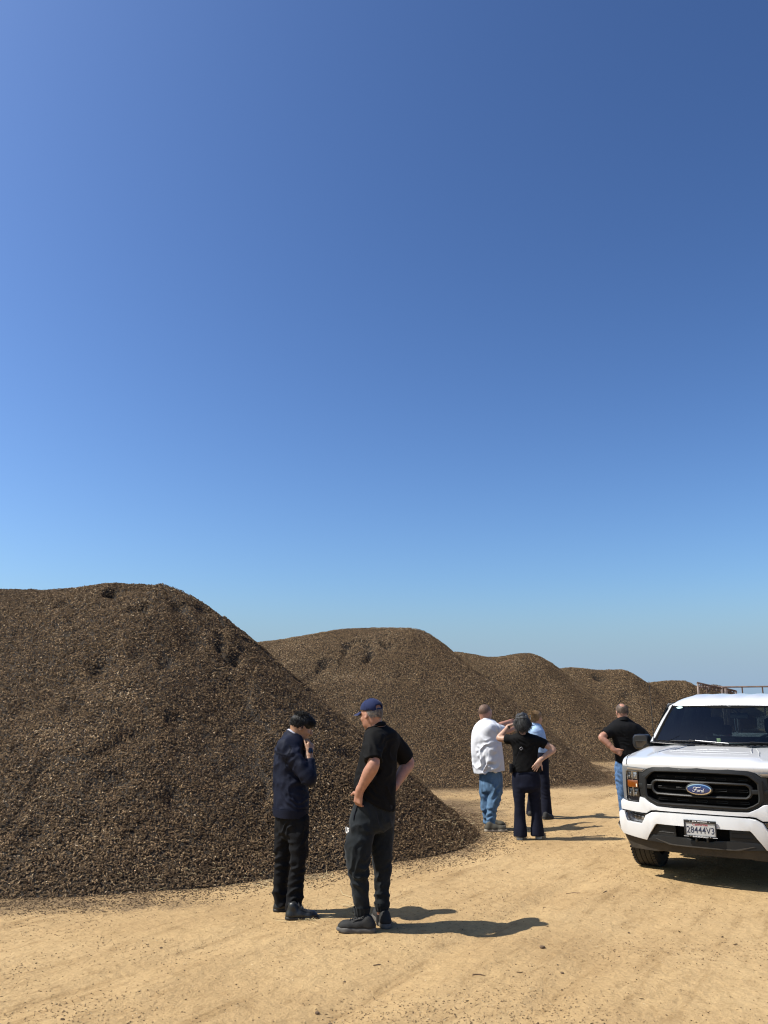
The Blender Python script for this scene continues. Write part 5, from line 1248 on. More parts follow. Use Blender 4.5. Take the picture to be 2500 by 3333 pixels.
    for hl, tl in ((on_ground(1224, 3034), on_ground(1097, 3031)), (on_ground(1262, 3028), on_ground(1222, 2977))):
        up_o, q = p.shoe(hl, tl, SHOE_K, SOLE_G, .112, .10, sole_h=.042)
        p.lace(5, LACE)
        for sd in (-1, 1): tube('side_stripe', [q(.30, sd * .034) - p.o, q(.40, sd * .038) - p.o, q(.50, sd * .040) - p.o, q(.60, sd * .043) - p.o], [.002, .0055, .0055, .002], LACE, up_o, 5)
        tube('midsole_groove', [q(a_, .052 * (1 if k_ else -1), .026) - p.o for a_ in (.16, .35, .55) for k_ in (0,)], .004, SOLE_K, up_o, 5)
    return p
# ================= man in the navy jacket
def man_jacket():
    p = Person('man in navy jacket and black trousers, head bowed, hand raised to his mouth', 7.95, on_ground(955, 2980)[:2], .0085)
    fw = np.array([.86, .51, 0]); P = p.P
    shR, elR, wrR = P(938, 2432, -.15), P(1000, 2530, -.20), P(1006, 2452, -.08)
    shL, elL, wrL = P(952, 2425, .18), P(1008, 2505, .17), P(995, 2448, .03)
    hc = P(979, 2368, .02); R = frame((.90, .30, -.36), (.36, .12, 1)); neck = P(958, 2402, .02)
    near = p.limb([(968, 2660, -.07, .108), (972, 2715, -.08, .098), (973, 2790, -.09, .078), (964, 2860, -.08, .070), (961, 2915, -.08, .076), (956, 2950, -.08, .070), (955, 2968, -.08, .068)])
    far = p.limb([(932, 2660, .08, .105), (926, 2715, .09, .090), (921, 2790, .10, .075), (916, 2860, .11, .068), (914, 2905, .12, .068), (915, 2938, .12, .066), (915, 2952, .12, .064)])
    secs, lat = p.secs([(2385, 928, 984, .02), (2398, 920, 988, .02), (2414, 908, 988, 0), (2434, 898, 986, 0), (2470, 891, 986, 0), (2520, 889, 992, 0), (2570, 889, 1002, 0), (2620, 889, 1003, 0), (2636, 890, 1001, 0), (2664, 895, 997, 0)], fw, .74)
    v = p.vol(*p.bounds([hc, wrR, wrL, elR, elL, near[-1][0], far[-1][0], on_ground(900, 2990), on_ground(1030, 2990)], .2), .0068)
    head(v, hc, R, 1.02); v.cap(hc + R @ np.array((0, -.025, -.06)), neck - UP * .06, .058, .066, .03)
    v.loft(under(secs, .042), lat, .05)
    for sh, el, wr in ((shR, elR, wrR), (shL, elL, wrL)): v.chain([(sh * .85 + el * .15, .040), ((sh + el) / 2, .040), (el, .036), ((el + wr) / 2, .038), (wr, .030)], .03)
    for leg in (near, far): v.chain([(q, r * .62) for q, r in leg[:-2]] + [(leg[-2][0], .036), (leg[-1][0], .034)], .03)
    for a, b in ((on_ground(940, 2990), on_ground(1015, 2990)), (on_ground(905, 2965), on_ground(960, 2962))): v.cap(tt3(a, b, .18) + UP * .075, tt3(a, b, .2) + UP * .045, .028, .024, .02); v.cap(tt3(a, b, .18) + UP * .045, b + UP * .04, .024, .020, .02)
    hand(v, wrR, P(1016, 2405, -.01) - wrR, (.75, -.4, .3), -1, (42, 55, 35), 5, 1.04, (.75, .35, .35))
    hand(v, wrL, P(1004, 2405, .05) - wrL, (.6, .6, .2), 1, (45, 50, 30), 5, 1.0, (.8, .3, .3))
    p.out('body', v, SK_TAN)
    cp = lambda x, y, z: hc + R @ (np.array((x, y, z)) * 1.02); p.eyes(cp, 1.02)
    # thick straight black hair, faded at the nape
    v = p.vol(hc - .2, hc + .2, .0062)
    v.ell(cp(0, -.010, .036), (.085, .108, .098), R, .02); v.ell(cp(0, .030, .070), (.078, .085, .062), R, .03)
    v.cut(cp(0, .075, .018), R @ np.array((0, .8, -.85))); v.cut(cp(0, -.06, -.052), R @ np.array((0, .25, -1)))
    for q in (-1, 1): v.ell(cp(q * .095, .012, -.034), (.045, .046, .060), R, .01, 'sub')
    V, Q = v.mesh(); V = relax(V, Q, 1); N = vnormals(V, Q); V = V + N * (.005 * (noise3(V * np.array((90, 90, 25)), 3) - .5))[:, None]
    q, r = scalp(cp(0, -.004, .040), R, 900, np.array((.083, .106, .094)), lambda q: q[2] > -.45 and q[2] > -.75 + (1.35 if q[1] > .1 else 0), rng)
    d = (q * np.array((.6, .5, .35)) + np.array((0, .25, .05)) * (q[:, 2:3] > .3) + np.array((0, -.15, -.75)) * (q[:, 2:3] <= .45)) @ R.T
    q2, r2 = scalp(cp(0, .028, .068), R, 520, np.array((.079, .086, .062)), lambda q: q[1] > -.2 and q[2] > -.35, rng); d2 = (q2 * np.array((.4, .4, .25)) + np.array((0, .5, -.35))) @ R.T
    r = np.concatenate([r, r2 - d2 * .006]); d = np.concatenate([d, d2])
    e = strands(None, r - d * .006, d, .026, .0034, rng, .003)
    mesh_np('hair', np.concatenate([V, e[0]]) - p.o, np.concatenate([Q, e[1] + len(V)]), H_BLACK, p.root)
    # jacket
    v = p.vol(*p.bounds([shL, shR, elL, elR, wrR, wrL, P(890, 2670), P(1003, 2670), neck], .17))
    v.loft(secs, lat, .03, 2.4); tt = lambda a, b, k: a + (b - a) * k
    v.chain([(shR + np.array((-.015, .05, .0)), .088), (tt(shR, elR, .45), .080), (elR + np.array((.012, 0, -.012)), .070), (tt(elR, wrR, .35), .064), (tt(elR, wrR, .78), .054)], .05)
    v.chain([(shL + np.array((0, -.04, 0)), .085), (tt(shL, elL, .5), .076), (elL, .066), (tt(elL, wrL, .45), .058), (tt(elL, wrL, .95), .047)], .05)
    v.cutball(tt(elR, wrR, .74), wrR - elR, .09); v.cut(neck + UP * .055, (.45, .1, 1)); v.cut(P(940, 2655), (0, 0, -1))
    wr_sp = [(shR + np.array((0, -.05, -.05)), (1, 0, .25), .14, .022, .10), (tt(shR, elR, .6), (.8, 0, .8), .15, .024, .09), (elR, (-.3, 0, 1), .12, .024, .075), (P(908, 2500, -.12), (-.45, 0, 1), .15, .026, .13), (P(985, 2610, -.1), (.5, 0, 1), .18, .018, .12), (P(905, 2600, -.05), (1, 0, .2), .2, .014, .12), (P(905, 2440, 0), (.6, 0, 1), .12, .012, .09)]
    jk = p.out('jacket', v, NAVY, wr_sp, .009, 5, sc=7)
    for Q in ([(894, 2448), (902, 2450), (912, 2452), (922, 2455), (930, 2458)], [(940, 2424), (946, 2434), (943, 2446), (936, 2458), (931, 2470), (929, 2484), (930, 2496)]): tube('seam', [tuple(p.snap(*q, .0005)) for q in Q], .0022, BLACKTROUSER, jk, 5)
    # waistband, collar, yoke seam
    b1 = [(z, x, y, a + .008, b + .008) for z, x, y, a, b in p.secs([(2630, 890, 1002, 0), (2640, 891, 1001, 0), (2657, 894, 998, 0)], fw, .74)[0]]
    rows = []
    for z, x, y, a, b in [(b1[0][0], *b1[0][1:3], b1[0][3] - .006, b1[0][4] - .006), b1[0], b1[1], b1[2], (b1[2][0] - .004, b1[2][1], b1[2][2], b1[2][3] - .012, b1[2][4] - .012)]:
        rows.append([np.array((x + lat[0] * a * math.copysign(abs(math.cos(t)) ** .85, math.cos(t)) - lat[1] * b * math.copysign(abs(math.sin(t)) ** .85, math.sin(t)), y + lat[1] * a * math.copysign(abs(math.cos(t)) ** .85, math.cos(t)) + lat[0] * b * math.copysign(abs(math.sin(t)) ** .85, math.sin(t)), z)) * 1.0 + np.array((0, 0, 0)) - p.o for t in [2 * math.pi * k / 64 for k in range(64)]])
    loft('waistband', rows, NAVY, jk, closed_u=True, sharp=50)
    p.collar(neck + np.array((.010, .0, .004)), (.9, .35, -.2), .080, .086, .052, .075, NAVY, jk, flap=.036, side=0)
    p.collar(neck + np.array((.014, .0, .012)), (.9, .35, -.2), .069, .074, .054, .070, pmat('pale_shirt', (.36, .37, .43), .8), flap=.01)
    # trousers
    v = p.vol(*p.bounds([near[0][0] + UP * .15, far[0][0] + UP * .1, near[-1][0], far[-1][0], P(895, 2690), P(1003, 2690)], .13))
    ps, pl = p.secs([(2625, 900, 996, 0), (2655, 899, 998, 0), (2690, 902, 1000, 0), (2715, 905, 1000, 0)], fw, .85)
    v.loft(pelvis(ps), pl, .09); v.chain(near, .03); v.chain(far, .03); v.cutball(P(956, 2962, -.08), np.array((0, 0, -1)), .14); v.cutball(P(915, 2950, .12), -UP, .13)
    p.out('trousers', v, BLACKTROUSER, [(near[1][0] + UP * .05, (-.9, 0, 1), .18, .022, .12), (near[2][0], (-.4, 0, 1), .16, .026, .09), (near[3][0], (.4, 0, 1), .14, .016, .08), (near[4][0], (.2, 0, 1), .13, .026, .08), (far[2][0], (-.5, 0, 1), .16, .022, .10), (far[4][0], (.2, 0, 1), .13, .024, .08), (P(940, 2700, -.1), (1, 0, -.7), .14, .018, .08)], .009, 17, sc=7)
    for hl, tl in ((on_ground(929, 2991), on_ground(1036, 2988)), (on_ground(891, 2966), on_ground(985, 2958))):
        up_o, q = p.shoe(hl, tl, LEATHER, SOLE_K, .104, .115, sole_h=.028)
        p.lace(4, LACE, .003); tube('toe_seam', [tuple(q(.72 - .02 * (1 - abs(b) / .04), b) - p.o) for b in (-.042, -.03, -.015, 0, .015, .03, .042)], .0025, LACE, up_o, 5); tube('side_panel', [tuple(q(a, -.036) - p.o) for a in (.28, .36, .44, .52, .60, .68)], .0022, LACE, up_o, 5)
        tube('heel_loop', [q(.10, .006, .10) - p.o, q(.07, .006, .125) - p.o, q(.11, .006, .14) - p.o], .004, SOLE_K, up_o, 5)
    # watch on the right wrist, blue cuff
    ax = (wrR - elR) / np.linalg.norm(wrR - elR); e1 = np.cross(ax, (0, 1, 0)); e1 /= np.linalg.norm(e1); e2 = np.cross(ax, e1); c = wrR + ax * .012
    w = loft('watch', [[c + ax * z + (e1 * math.cos(t) + e2 * math.sin(t)) * r - p.o for t in [2 * math.pi * k / 24 for k in range(24)]] for z, r in ((-.013, .031), (-.012, .036), (.012, .036), (.013, .031))], CAPNAVY, p.root, closed_u=True, sharp=40)
    out = np.array((.35, -.9, .1)); out -= ax * (out @ ax); out /= np.linalg.norm(out); s2 = np.cross(ax, out)
    bx = box('watch_case', -.021, .021, -.006, .006, -.024, .024, WATCH, w, .005); Mx = Matrix(((s2[0], out[0], ax[0], 0), (s2[1], out[1], ax[1], 0), (s2[2], out[2], ax[2], 0), (0, 0, 0, 1))); Mx.translation = Vector(c + out * .037 - p.o); bx.matrix_local = Mx
    return p
# ================= man in the white polo shirt
def man_white():
    p = Person('heavy man in white polo shirt and blue jeans, both arms held out', 12.95, on_ground(1605, 2701)[:2], .012)
    fw = np.array([.72, .69, 0]); P = p.P
    shR, elR, wrR = P(1603, 2372, -.14), P(1642, 2382, .02), P(1682, 2368, .20)
    shL, elL, wrL = P(1600, 2362, .26), P(1622, 2364, .42), P(1649, 2353, .54)
    hc = P(1580, 2319, .02); R = frame((.80, .60, .02)); neck = P(1585, 2346, .02)
    near = p.limb([(1612, 2528, -.05, .112), (1611, 2575, -.06, .108), (1604, 2625, -.06, .088), (1598, 2660, -.06, .078), (1597, 2690, -.06, .074)])
    far = p.limb([(1583, 2528, .06, .105), (1580, 2575, .07, .095), (1582, 2625, .08, .080), (1587, 2660, .08, .070), (1590, 2682, .08, .068)])
    secs, lat = p.secs([(2338, 1570, 1600, .02), (2347, 1560, 1612, .01), (2362, 1547, 1624, 0), (2385, 1539, 1626, 0), (2420, 1536, 1630, 0), (2460, 1537, 1635, 0), (2495, 1541, 1639, 0), (2530, 1547, 1641, 0)], fw, .84)
    v = p.vol(*p.bounds([hc, wrR, wrL, elR, elL, near[-1][0], far[-1][0], on_ground(1575, 2710), on_ground(1650, 2710), P(1700, 2350, .3)], .2), .0105)
    head(v, hc, R, 1.05); v.cap(hc + R @ np.array((0, -.03, -.05)), neck - UP * .06, .072, .080, .03)
    v.loft(under(secs, .042), lat, .05)
    for sh, el, wr in ((shR, elR, wrR), (shL, elL, wrL)): v.chain([(sh, .056), ((sh + el) / 2, .052), (el, .048), ((el + wr) / 2, .045), (wr, .032)], .03)
    for leg in (near, far): v.chain([(q, r * .62) for q, r in leg[:-1]] + [(leg[-1][0], .034)], .03)
    for a, b in ((on_ground(1590, 2704), on_ground(1640, 2704)), (on_ground(1595, 2692), on_ground(1635, 2692))): v.cap(tt3(a, b, .18) + UP * .075, tt3(a, b, .2) + UP * .045, .028, .024, .02); v.cap(tt3(a, b, .18) + UP * .045, b + UP * .04, .024, .020, .02)
    hand(v, wrR, P(1712, 2358, .3) - wrR, (.3, -.3, 1), -1, (8, 12, 8), 9, 1.1, (.5, .9, .1)); hand(v, wrL, P(1676, 2347, .6) - wrL, (.2, -.9, .4), 1, (8, 12, 10), 9, 1.1, (.25, 1.0, -.2))
    p.out('body', v, SK_PALE)
    cp = lambda x, y, z: hc + R @ (np.array((x, y, z)) * 1.05); p.eyes(cp, 1.05, H_SALT)
    v = p.vol(hc - .19, hc + .19, .0085); v.ell(cp(0, -.014, .024), (.084, .104, .0985), R, .02); v.cut(cp(0, .045, .02), R @ np.array((0, 1, -.5))); v.cut(cp(0, -.05, -.062), R @ np.array((0, .3, -1))); 
    for q in (-1, 1): v.ell(cp(q * .09, .015, -.03), (.04, .046, .055), R, .01, 'sub')
    V, Q = v.mesh(); V = relax(V, Q, 1); q, r = scalp(cp(0, -.014, .024), R, 520, np.array((.083, .103, .0975)), lambda q: q[1] < .42 and q[2] > -.72, rng); e = strands(None, r - q @ R.T * .003, (q * .35 + np.array((0, -.2, -.8))) @ R.T, .013, .0030, rng)
    mesh_np('hair', np.concatenate([V, e[0]]) - p.o, np.concatenate([Q, e[1] + len(V)]), hairmat('cropped_hair', (.15, .095, .068), .45), p.root)
    v = p.vol(*p.bounds([shL, shR, elL, elR, P(1540, 2535), P(1641, 2535), neck], .18)); tt = lambda a, b, k: a + (b - a) * k
    v.loft(secs, lat, .03, 2.3); v.chain([(shR + np.array((-.05, .0, .0)), .098), (tt(shR, elR, .4), .092), (tt(shR, elR, .95), .082)], .05); v.chain([(shL + np.array((-.03, -.05, 0)), .09), (tt(shL, elL, .5), .085), (tt(shL, elL, .9), .080)], .05)
    v.cutball(tt(shR, elR, .86), elR - shR, .14); v.cutball(tt(shL, elL, .86), elL - shL, .12); v.cut(neck + UP * .03, (.2, .2, 1))
    a, b = P(1548, 2519), P(1641, 2507); n = np.cross(b - a, (0, 1, 0)); n = n if n[2] < 0 else -n; v.cut(a, n)
    tee = p.out('polo_shirt', v, WHITEPOLO, [(P(1565, 2475, -.2), (-.85, 0, .6), .26, .055, .19), (P(1600, 2500, -.2), (-.7, 0, .8), .18, .034, .14), (P(1618, 2385, -.15), (.8, 0, 1), .15, .018, .10), (P(1578, 2358, 0), (.1, 0, 1), .12, .012, .08), (P(1605, 2420, -.2), (.9, 0, .6), .16, .016, .14)], .003, 23, sc=5)
    p.collar(neck + np.array((.004, .0, -.004)), fw, .092, .100, .045, .06, WHITEPOLO, tee, flap=.045)
    ps, pl = p.secs([(2495, 1556, 1634, 0), (2525, 1560, 1636, 0), (2550, 1562, 1636, 0), (2575, 1564, 1634, 0)], fw, .9)
    v = p.vol(*p.bounds([near[0][0] + UP * .2, far[0][0], near[-1][0], far[-1][0], P(1560, 2580), P(1640, 2580)], .14)); v.loft(pelvis(ps), pl, .09); v.chain(near, .025); v.chain(far, .025); v.cutball(P(1597, 2687, -.06), -UP, .13); v.cutball(P(1588, 2680, .08), -UP, .12)
    p.out('jeans', v, JEANS, [(near[2][0] + UP * .12, (-.6, 0, 1), .2, .034, .15), (near[2][0] - UP * .05, (.5, 0, 1), .16, .026, .12), (near[4][0] + UP * .06, (.1, 0, 1), .14, .032, .09), (far[2][0], (.6, 0, 1), .2, .026, .14), (far[4][0], (.1, 0, 1), .14, .028, .09), (P(1595, 2550, -.1), (1, 0, .3), .16, .020, .11)], .010, 29, sc=7)
    for hl, tl in ((on_ground(1577, 2706), on_ground(1650, 2706)), (on_ground(1585, 2690), on_ground(1646, 2692))): p.shoe(hl, tl, SHOE_O, SOLE_T, .115, .10, sole_h=.036)
# ================= woman in the black T-shirt
def woman_black():
    p = Person('woman in black T-shirt and dark flared jeans, one hand raised to her head', 12.05, on_ground(1718, 2735)[:2], .0115)
    fw = np.array([.12, .99, 0]); P = p.P
    shL, elL, wrL = P(1672, 2408, 0), P(1624, 2403, .12), P(1656, 2364, .20)
    shR, elR, wrR = P(1752, 2410, 0), P(1801, 2440, -.03), P(1757, 2476, -.12)
    hc = P(1700, 2350, 0); R = frame((.05, 1, 0)); neck = P(1702, 2384, -.01)
    left = p.limb([(1692, 2530, 0, .098), (1690, 2570, 0, .090), (1692, 2620, 0, .072), (1693, 2660, 0, .074), (1694, 2700, -.01, .088), (1694, 2733, -.01, .096)])
    right = p.limb([(1734, 2530, 0, .098), (1738, 2570, 0, .090), (1744, 2620, 0, .074), (1747, 2660, 0, .075), (1748, 2700, -.01, .086), (1749, 2731, -.01, .094)])
    secs, lat = p.secs([(2381, 1688, 1716, 0), (2390, 1676, 1734, 0), (2400, 1664, 1752, 0), (2415, 1664, 1755, 0), (2435, 1667, 1752, 0), (2462, 1671, 1750, 0), (2490, 1669, 1754, 0), (2516, 1666, 1757, 0)], fw, .60)
    v = p.vol(*p.bounds([hc, wrR, wrL, elR, elL, left[-1][0], right[-1][0], on_ground(1690, 2740), on_ground(1750, 2740), P(1690, 2352, .3)], .18), .0098)
    head(v, hc, R, .97); v.cap(hc + R @ np.array((0, -.02, -.06)), neck - UP * .06, .050, .056, .03)
    v.loft(under(secs, .030), lat, .05)
    for sh, el, wr in ((shR, elR, wrR), (shL, elL, wrL)): v.chain([(sh, .046), ((sh + el) / 2, .045), (el, .038), (tt3(el, wr, .4), .038), (wr, .026)], .03)
    for leg in (left, right): v.chain([(q, r * .68) for q, r in leg[:4]] + [(q, .038) for q, r in leg[4:5]], .04)
    for a, b in ((on_ground(1692, 2733), on_ground(1690, 2712)), (on_ground(1752, 2731), on_ground(1756, 2711))): v.cap(tt3(a, b, .18) + UP * .075, tt3(a, b, .2) + UP * .045, .024, .022, .02); v.cap(tt3(a, b, .2) + UP * .04, b + UP * .035, .022, .018, .02)
    hand(v, wrL, P(1688, 2352, .27) - wrL, (-.2, .5, .9), 1, (10, 14, 10), 5, .95); hand(v, wrR, P(1738, 2506, -.15) - wrR, (.15, -1, .15), -1, (6, 12, 8), 9, 1.0, (.5, .8, -.1))
    p.out('body', v, SK_LIGHT); cp = lambda x, y, z: hc + R @ (np.array((x, y, z)) * .97); p.eyes(cp, .97)
    v = p.vol(hc - .24, hc + .22, .0085); v.ell(cp(-.004, -.020, .022), (.093, .112, .108), R, .03); v.ell(cp(-.004, -.055, -.060), (.080, .060, .082), R, .04)
    v.cut(cp(0, .055, -.02), R @ np.array((0, 1, -.3))); v.cut(cp(0, -.05, -.135), -UP)
    V, Q = v.mesh(); V = relax(V, Q, 1); N = vnormals(V, Q); V = V + N * (.030 * (noise3(V * np.array((34, 34, 22)), 3) - .5) + .014 * np.sin(V[:, 2] * 110 + 9 * noise3(V * 20, 5)) * noise3(V * 30, 8))[:, None]
    q, r = scalp(cp(0, -.022, .015), R, 800, np.array((.091, .110, .106)), lambda q: q[1] < .35, rng); d = (q * np.array((.5, .4, .12)) + np.array((0, -.1, -.9))) @ R.T
    e = strands(None, r, d, .08, .0050, rng, .018, .02, 6); mesh_np('hair', np.concatenate([V, e[0]]) - p.o, np.concatenate([Q, e[1] + len(V)]), H_GREY, p.root)
    v = p.vol(*p.bounds([shL, shR, elL, elR, P(1664, 2520), P(1757, 2520), neck], .14)); v.loft(secs, lat, .03, 2.3)
    v.chain([(shL + np.array((.04, 0, .005)), .066), (tt3(shL, elL, .35), .062), (tt3(shL, elL, .8), .060)], .05); v.chain([(shR + np.array((-.04, 0, .005)), .066), (tt3(shR, elR, .35), .064), (tt3(shR, elR, .8), .062)], .05)
    v.cutball(tt3(shL, elL, .55), elL - shL, .11); v.cutball(tt3(shR, elR, .52), elR - shR, .12); v.cut(P(1700, 2383), UP); v.cut(P(1700, 2513), -UP)
    tee = p.out('t_shirt', v, BLACK_TEE, [(P(1700, 2480, -.1), (-.4, 0, 1), .2, .013, .06), (P(1690, 2415, -.1), (.8, 0, 1), .14, .010, .05), (P(1735, 2430, -.1), (-.8, 0, 1), .14, .009, .05)], .007, 33)
    # small outlined diamond with a cord on the back
    bk = lambda px, py: P(px, py, -.145) - p.o
    tube('back_emblem', [bk(1697, 2431), bk(1702, 2436), bk(1696, 2442), bk(1691, 2436)], .0030, pmat('pale_print', (.55, .55, .55), .6), tee, 5, closed=True); tube('bag_strap', [bk(1692, 2441), bk(1684, 2462), P(1672, 2500, -.10) - p.o], .006, BLACKTROUSER, tee, 6)
    ps, pl = p.secs([(2495, 1670, 1752, 0), (2525, 1666, 1759, 0), (2550, 1666, 1763, 0), (2566, 1668, 1763, 0)], fw, .68)
    v = p.vol(*p.bounds([left[0][0] + UP * .2, right[0][0], left[-1][0], right[-1][0], P(1664, 2570), P(1765, 2570)], .12)); v.loft(pelvis(ps), pl, .08); v.chain(left, .02); v.chain(right, .02); v.cutball(P(1694, 2722), -UP, .14); v.cutball(P(1749, 2720), -UP, .14)
    p.out('jeans', v, DARKDENIM, [(left[2][0], (.3, 0, 1), .16, .009, .06), (right[2][0], (-.3, 0, 1), .16, .009, .06), (P(1715, 2560, -.1), (.2, 0, 1), .12, .009, .05)], .006, 37)
    for hl, tl in ((on_ground(1692, 2737), on_ground(1688, 2706)), (on_ground(1752, 2735), on_ground(1760, 2706))): p.shoe(hl, tl, SHOE_W, SHOE_W, .105, .085, sole_h=.034)
    ax = (wrL - elL) / np.linalg.norm(wrL - elL); e1 = np.cross(ax, (0, 1, 0)); e1 /= np.linalg.norm(e1); e2 = np.cross(ax, e1); c = wrL - ax * .02
    loft('wristband', [[c + ax * z + (e1 * math.cos(t) + e2 * math.sin(t)) * r - p.o for t in [2 * math.pi * k / 20 for k in range(20)]] for z, r in ((-.014, .029), (-.012, .035), (.012, .035), (.014, .029))], DARK, p.root, closed_u=True)
    ph = P(1690, 2352, .30) - p.o
    # pouch at the hip
    box('belt_pouch', -.022, .022, -.05, .05, -.06, .06, BLACKTROUSER, p.root, .012).location = P(1664, 2500, -.03) - p.o
def tt3(a, b, k): return a + (b - a) * k
# ================= woman in the sky blue shirt
def woman_blue():
    p = Person('woman with pinned up blonde hair in sky blue shirt and dark trousers', 14.22, on_ground(1765, 2664)[:2], .0125)
    fw = np.array([.78, .62, 0]); P = p.P
    shR, elR, wrR = P(1744, 2382, -.12), P(1763, 2425, -.08), P(1773, 2412, .24); shL, elL, wrL = P(1748, 2380, .20), P(1770, 2425, .30), P(1772, 2418, .02)
    hc = P(1747, 2337, .0); R = frame((.80, .60, 0)); neck = P(1743, 2360, 0)
    near = p.limb([(1764, 2460, -.04, .095), (1770, 2520, -.04, .092), (1775, 2580, -.04, .084), (1779, 2630, -.04, .088), (1781, 2664, -.04, .092)]); far = p.limb([(1746, 2460, .08, .095), (1742, 2520, .12, .088), (1736, 2580, .20, .080), (1731, 2625, .26, .082), (1729, 2655, .28, .085)])
    secs, lat = p.secs([(2352, 1732, 1753, 0), (2362, 1726, 1760, 0), (2376, 1721, 1768, 0), (2400, 1722, 1774, 0), (2425, 1727, 1778, 0), (2452, 1732, 1780, 0)], fw, .72)
    v = p.vol(*p.bounds([hc, wrR, wrL, elR, elL, near[-1][0], far[-1][0], on_ground(1790, 2670), on_ground(1720, 2668)], .18), .0110)
    head(v, hc, R, .95); v.cap(hc + R @ np.array((0, -.02, -.06)), neck - UP * .06, .047, .053, .03); v.loft(under(secs, .028), lat, .05)
    for sh, el, wr in ((shR, elR, wrR), (shL, elL, wrL)): v.chain([(sh * .8 + el * .2, .030), (el, .030), (wr, .025)], .03)
    for leg in (near, far): v.chain([(q, r * .65) for q, r in leg], .04)
    for a, b in ((on_ground(1780, 2666), on_ground(1797, 2662)), (on_ground(1729, 2656), on_ground(1742, 2652))): v.cap(tt3(a, b, .18) + UP * .075, tt3(a, b, .2) + UP * .045, .024, .022, .02); v.cap(tt3(a, b, .2) + UP * .04, b + UP * .035, .020, .018, .02)
    hand(v, wrR, (.3, .9, .1), (.8, -.4, .3), -1, (20, 30, 20), 5, .92); hand(v, wrL, (.2, -.9, 0), (.9, .2, .2), 1, (20, 30, 20), 5, .92); p.out('body', v, SK_LIGHT); cp = lambda x, y, z: hc + R @ (np.array((x, y, z)) * .95); p.eyes(cp, .95, H_FAIR)
    v = p.vol(hc - .24, hc + .2, .0085); v.ell(cp(0, -.016, .026), (.086, .108, .100), R, .02); v.ell(cp(-.01, -.098, .030), (.040, .042, .062), R, .03); v.ell(cp(-.015, -.085, .085), (.038, .040, .034), R, .02); v.cut(cp(0, .050, .0), R @ np.array((0, .9, -.6))); v.cut(cp(0, -.05, -.058), R @ np.array((0, .5, -1)))
    for q in (-1, 1): v.ell(cp(q * .09, .022, -.036), (.04, .046, .05), R, .01, 'sub')
    V, Q = v.mesh(); V = relax(V, Q, 1); N = vnormals(V, Q); V = V + N * (.008 * (noise3(V * np.array((50, 50, 80)), 3) - .5))[:, None]
    q, r = scalp(cp(-.012, -.095, .055), R, 120, np.array((.036, .04, .06)), lambda q: q[1] < .3, rng); e = strands(None, r, (q + np.array((0, -.2, .3))) @ R.T, .05, .004, rng, .012, .03, 5)
    hr = mesh_np('hair', np.concatenate([V, e[0]]) - p.o, np.concatenate([Q, e[1] + len(V)]), H_FAIR, p.root)
    tube('hair_clip', [cp(-.02, -.142, .050) - p.o, cp(-.02, -.135, -.02) - p.o], .008, pmat('clip_blue', (.35, .45, .6), .3), hr, 6)
    v = p.vol(*p.bounds([shL, shR, elL, elR, wrR, wrL, P(1732, 2455), neck], .13)); v.loft(secs, lat, .03, 2.2); v.chain([(shR + np.array((-.01, .03, .0)), .062), (tt3(shR, elR, .5), .058), (elR, .052), (tt3(elR, wrR, .5), .046), (tt3(elR, wrR, .9), .040)], .04); v.chain([(shL, .060), (elL, .050), (wrL, .040)], .04); v.cut(neck + UP * .03, (.3, .2, 1)); v.cut(P(1750, 2450), -UP)
    p.out('shirt', v, SKYSHIRT, [(P(1745, 2420, -.1), (.2, 0, 1), .16, .012, .06), (P(1740, 2385, -.1), (.8, 0, 1), .12, .010, .05)], .007, 43)
    p.collar(neck, fw, .062, .068, .035, .05, SKYSHIRT, flap=.032)
    ps, pl = p.secs([(2440, 1732, 1780, 0), (2465, 1728, 1783, 0), (2490, 1727, 1785, 0), (2505, 1728, 1785, 0)], fw, .85); v = p.vol(*p.bounds([near[0][0] + UP * .2, far[0][0], near[-1][0], far[-1][0], P(1785, 2500)], .12)); v.loft(pelvis(ps), pl, .08); v.chain(near, .02); v.chain(far, .02); v.cutball(P(1781, 2659, -.04), -UP, .14); v.cutball(P(1729, 2652, .28), -UP, .13)
    p.out('trousers', v, DARKDENIM, [(near[2][0], (.3, 0, 1), .2, .010, .08)], .007, 47)
    for hl, tl in ((on_ground(1770, 2668), on_ground(1800, 2663)), (on_ground(1722, 2657), on_ground(1750, 2652))): p.shoe(hl, tl, SHOE_K, SOLE_K, .10, .085, sole_h=.026)
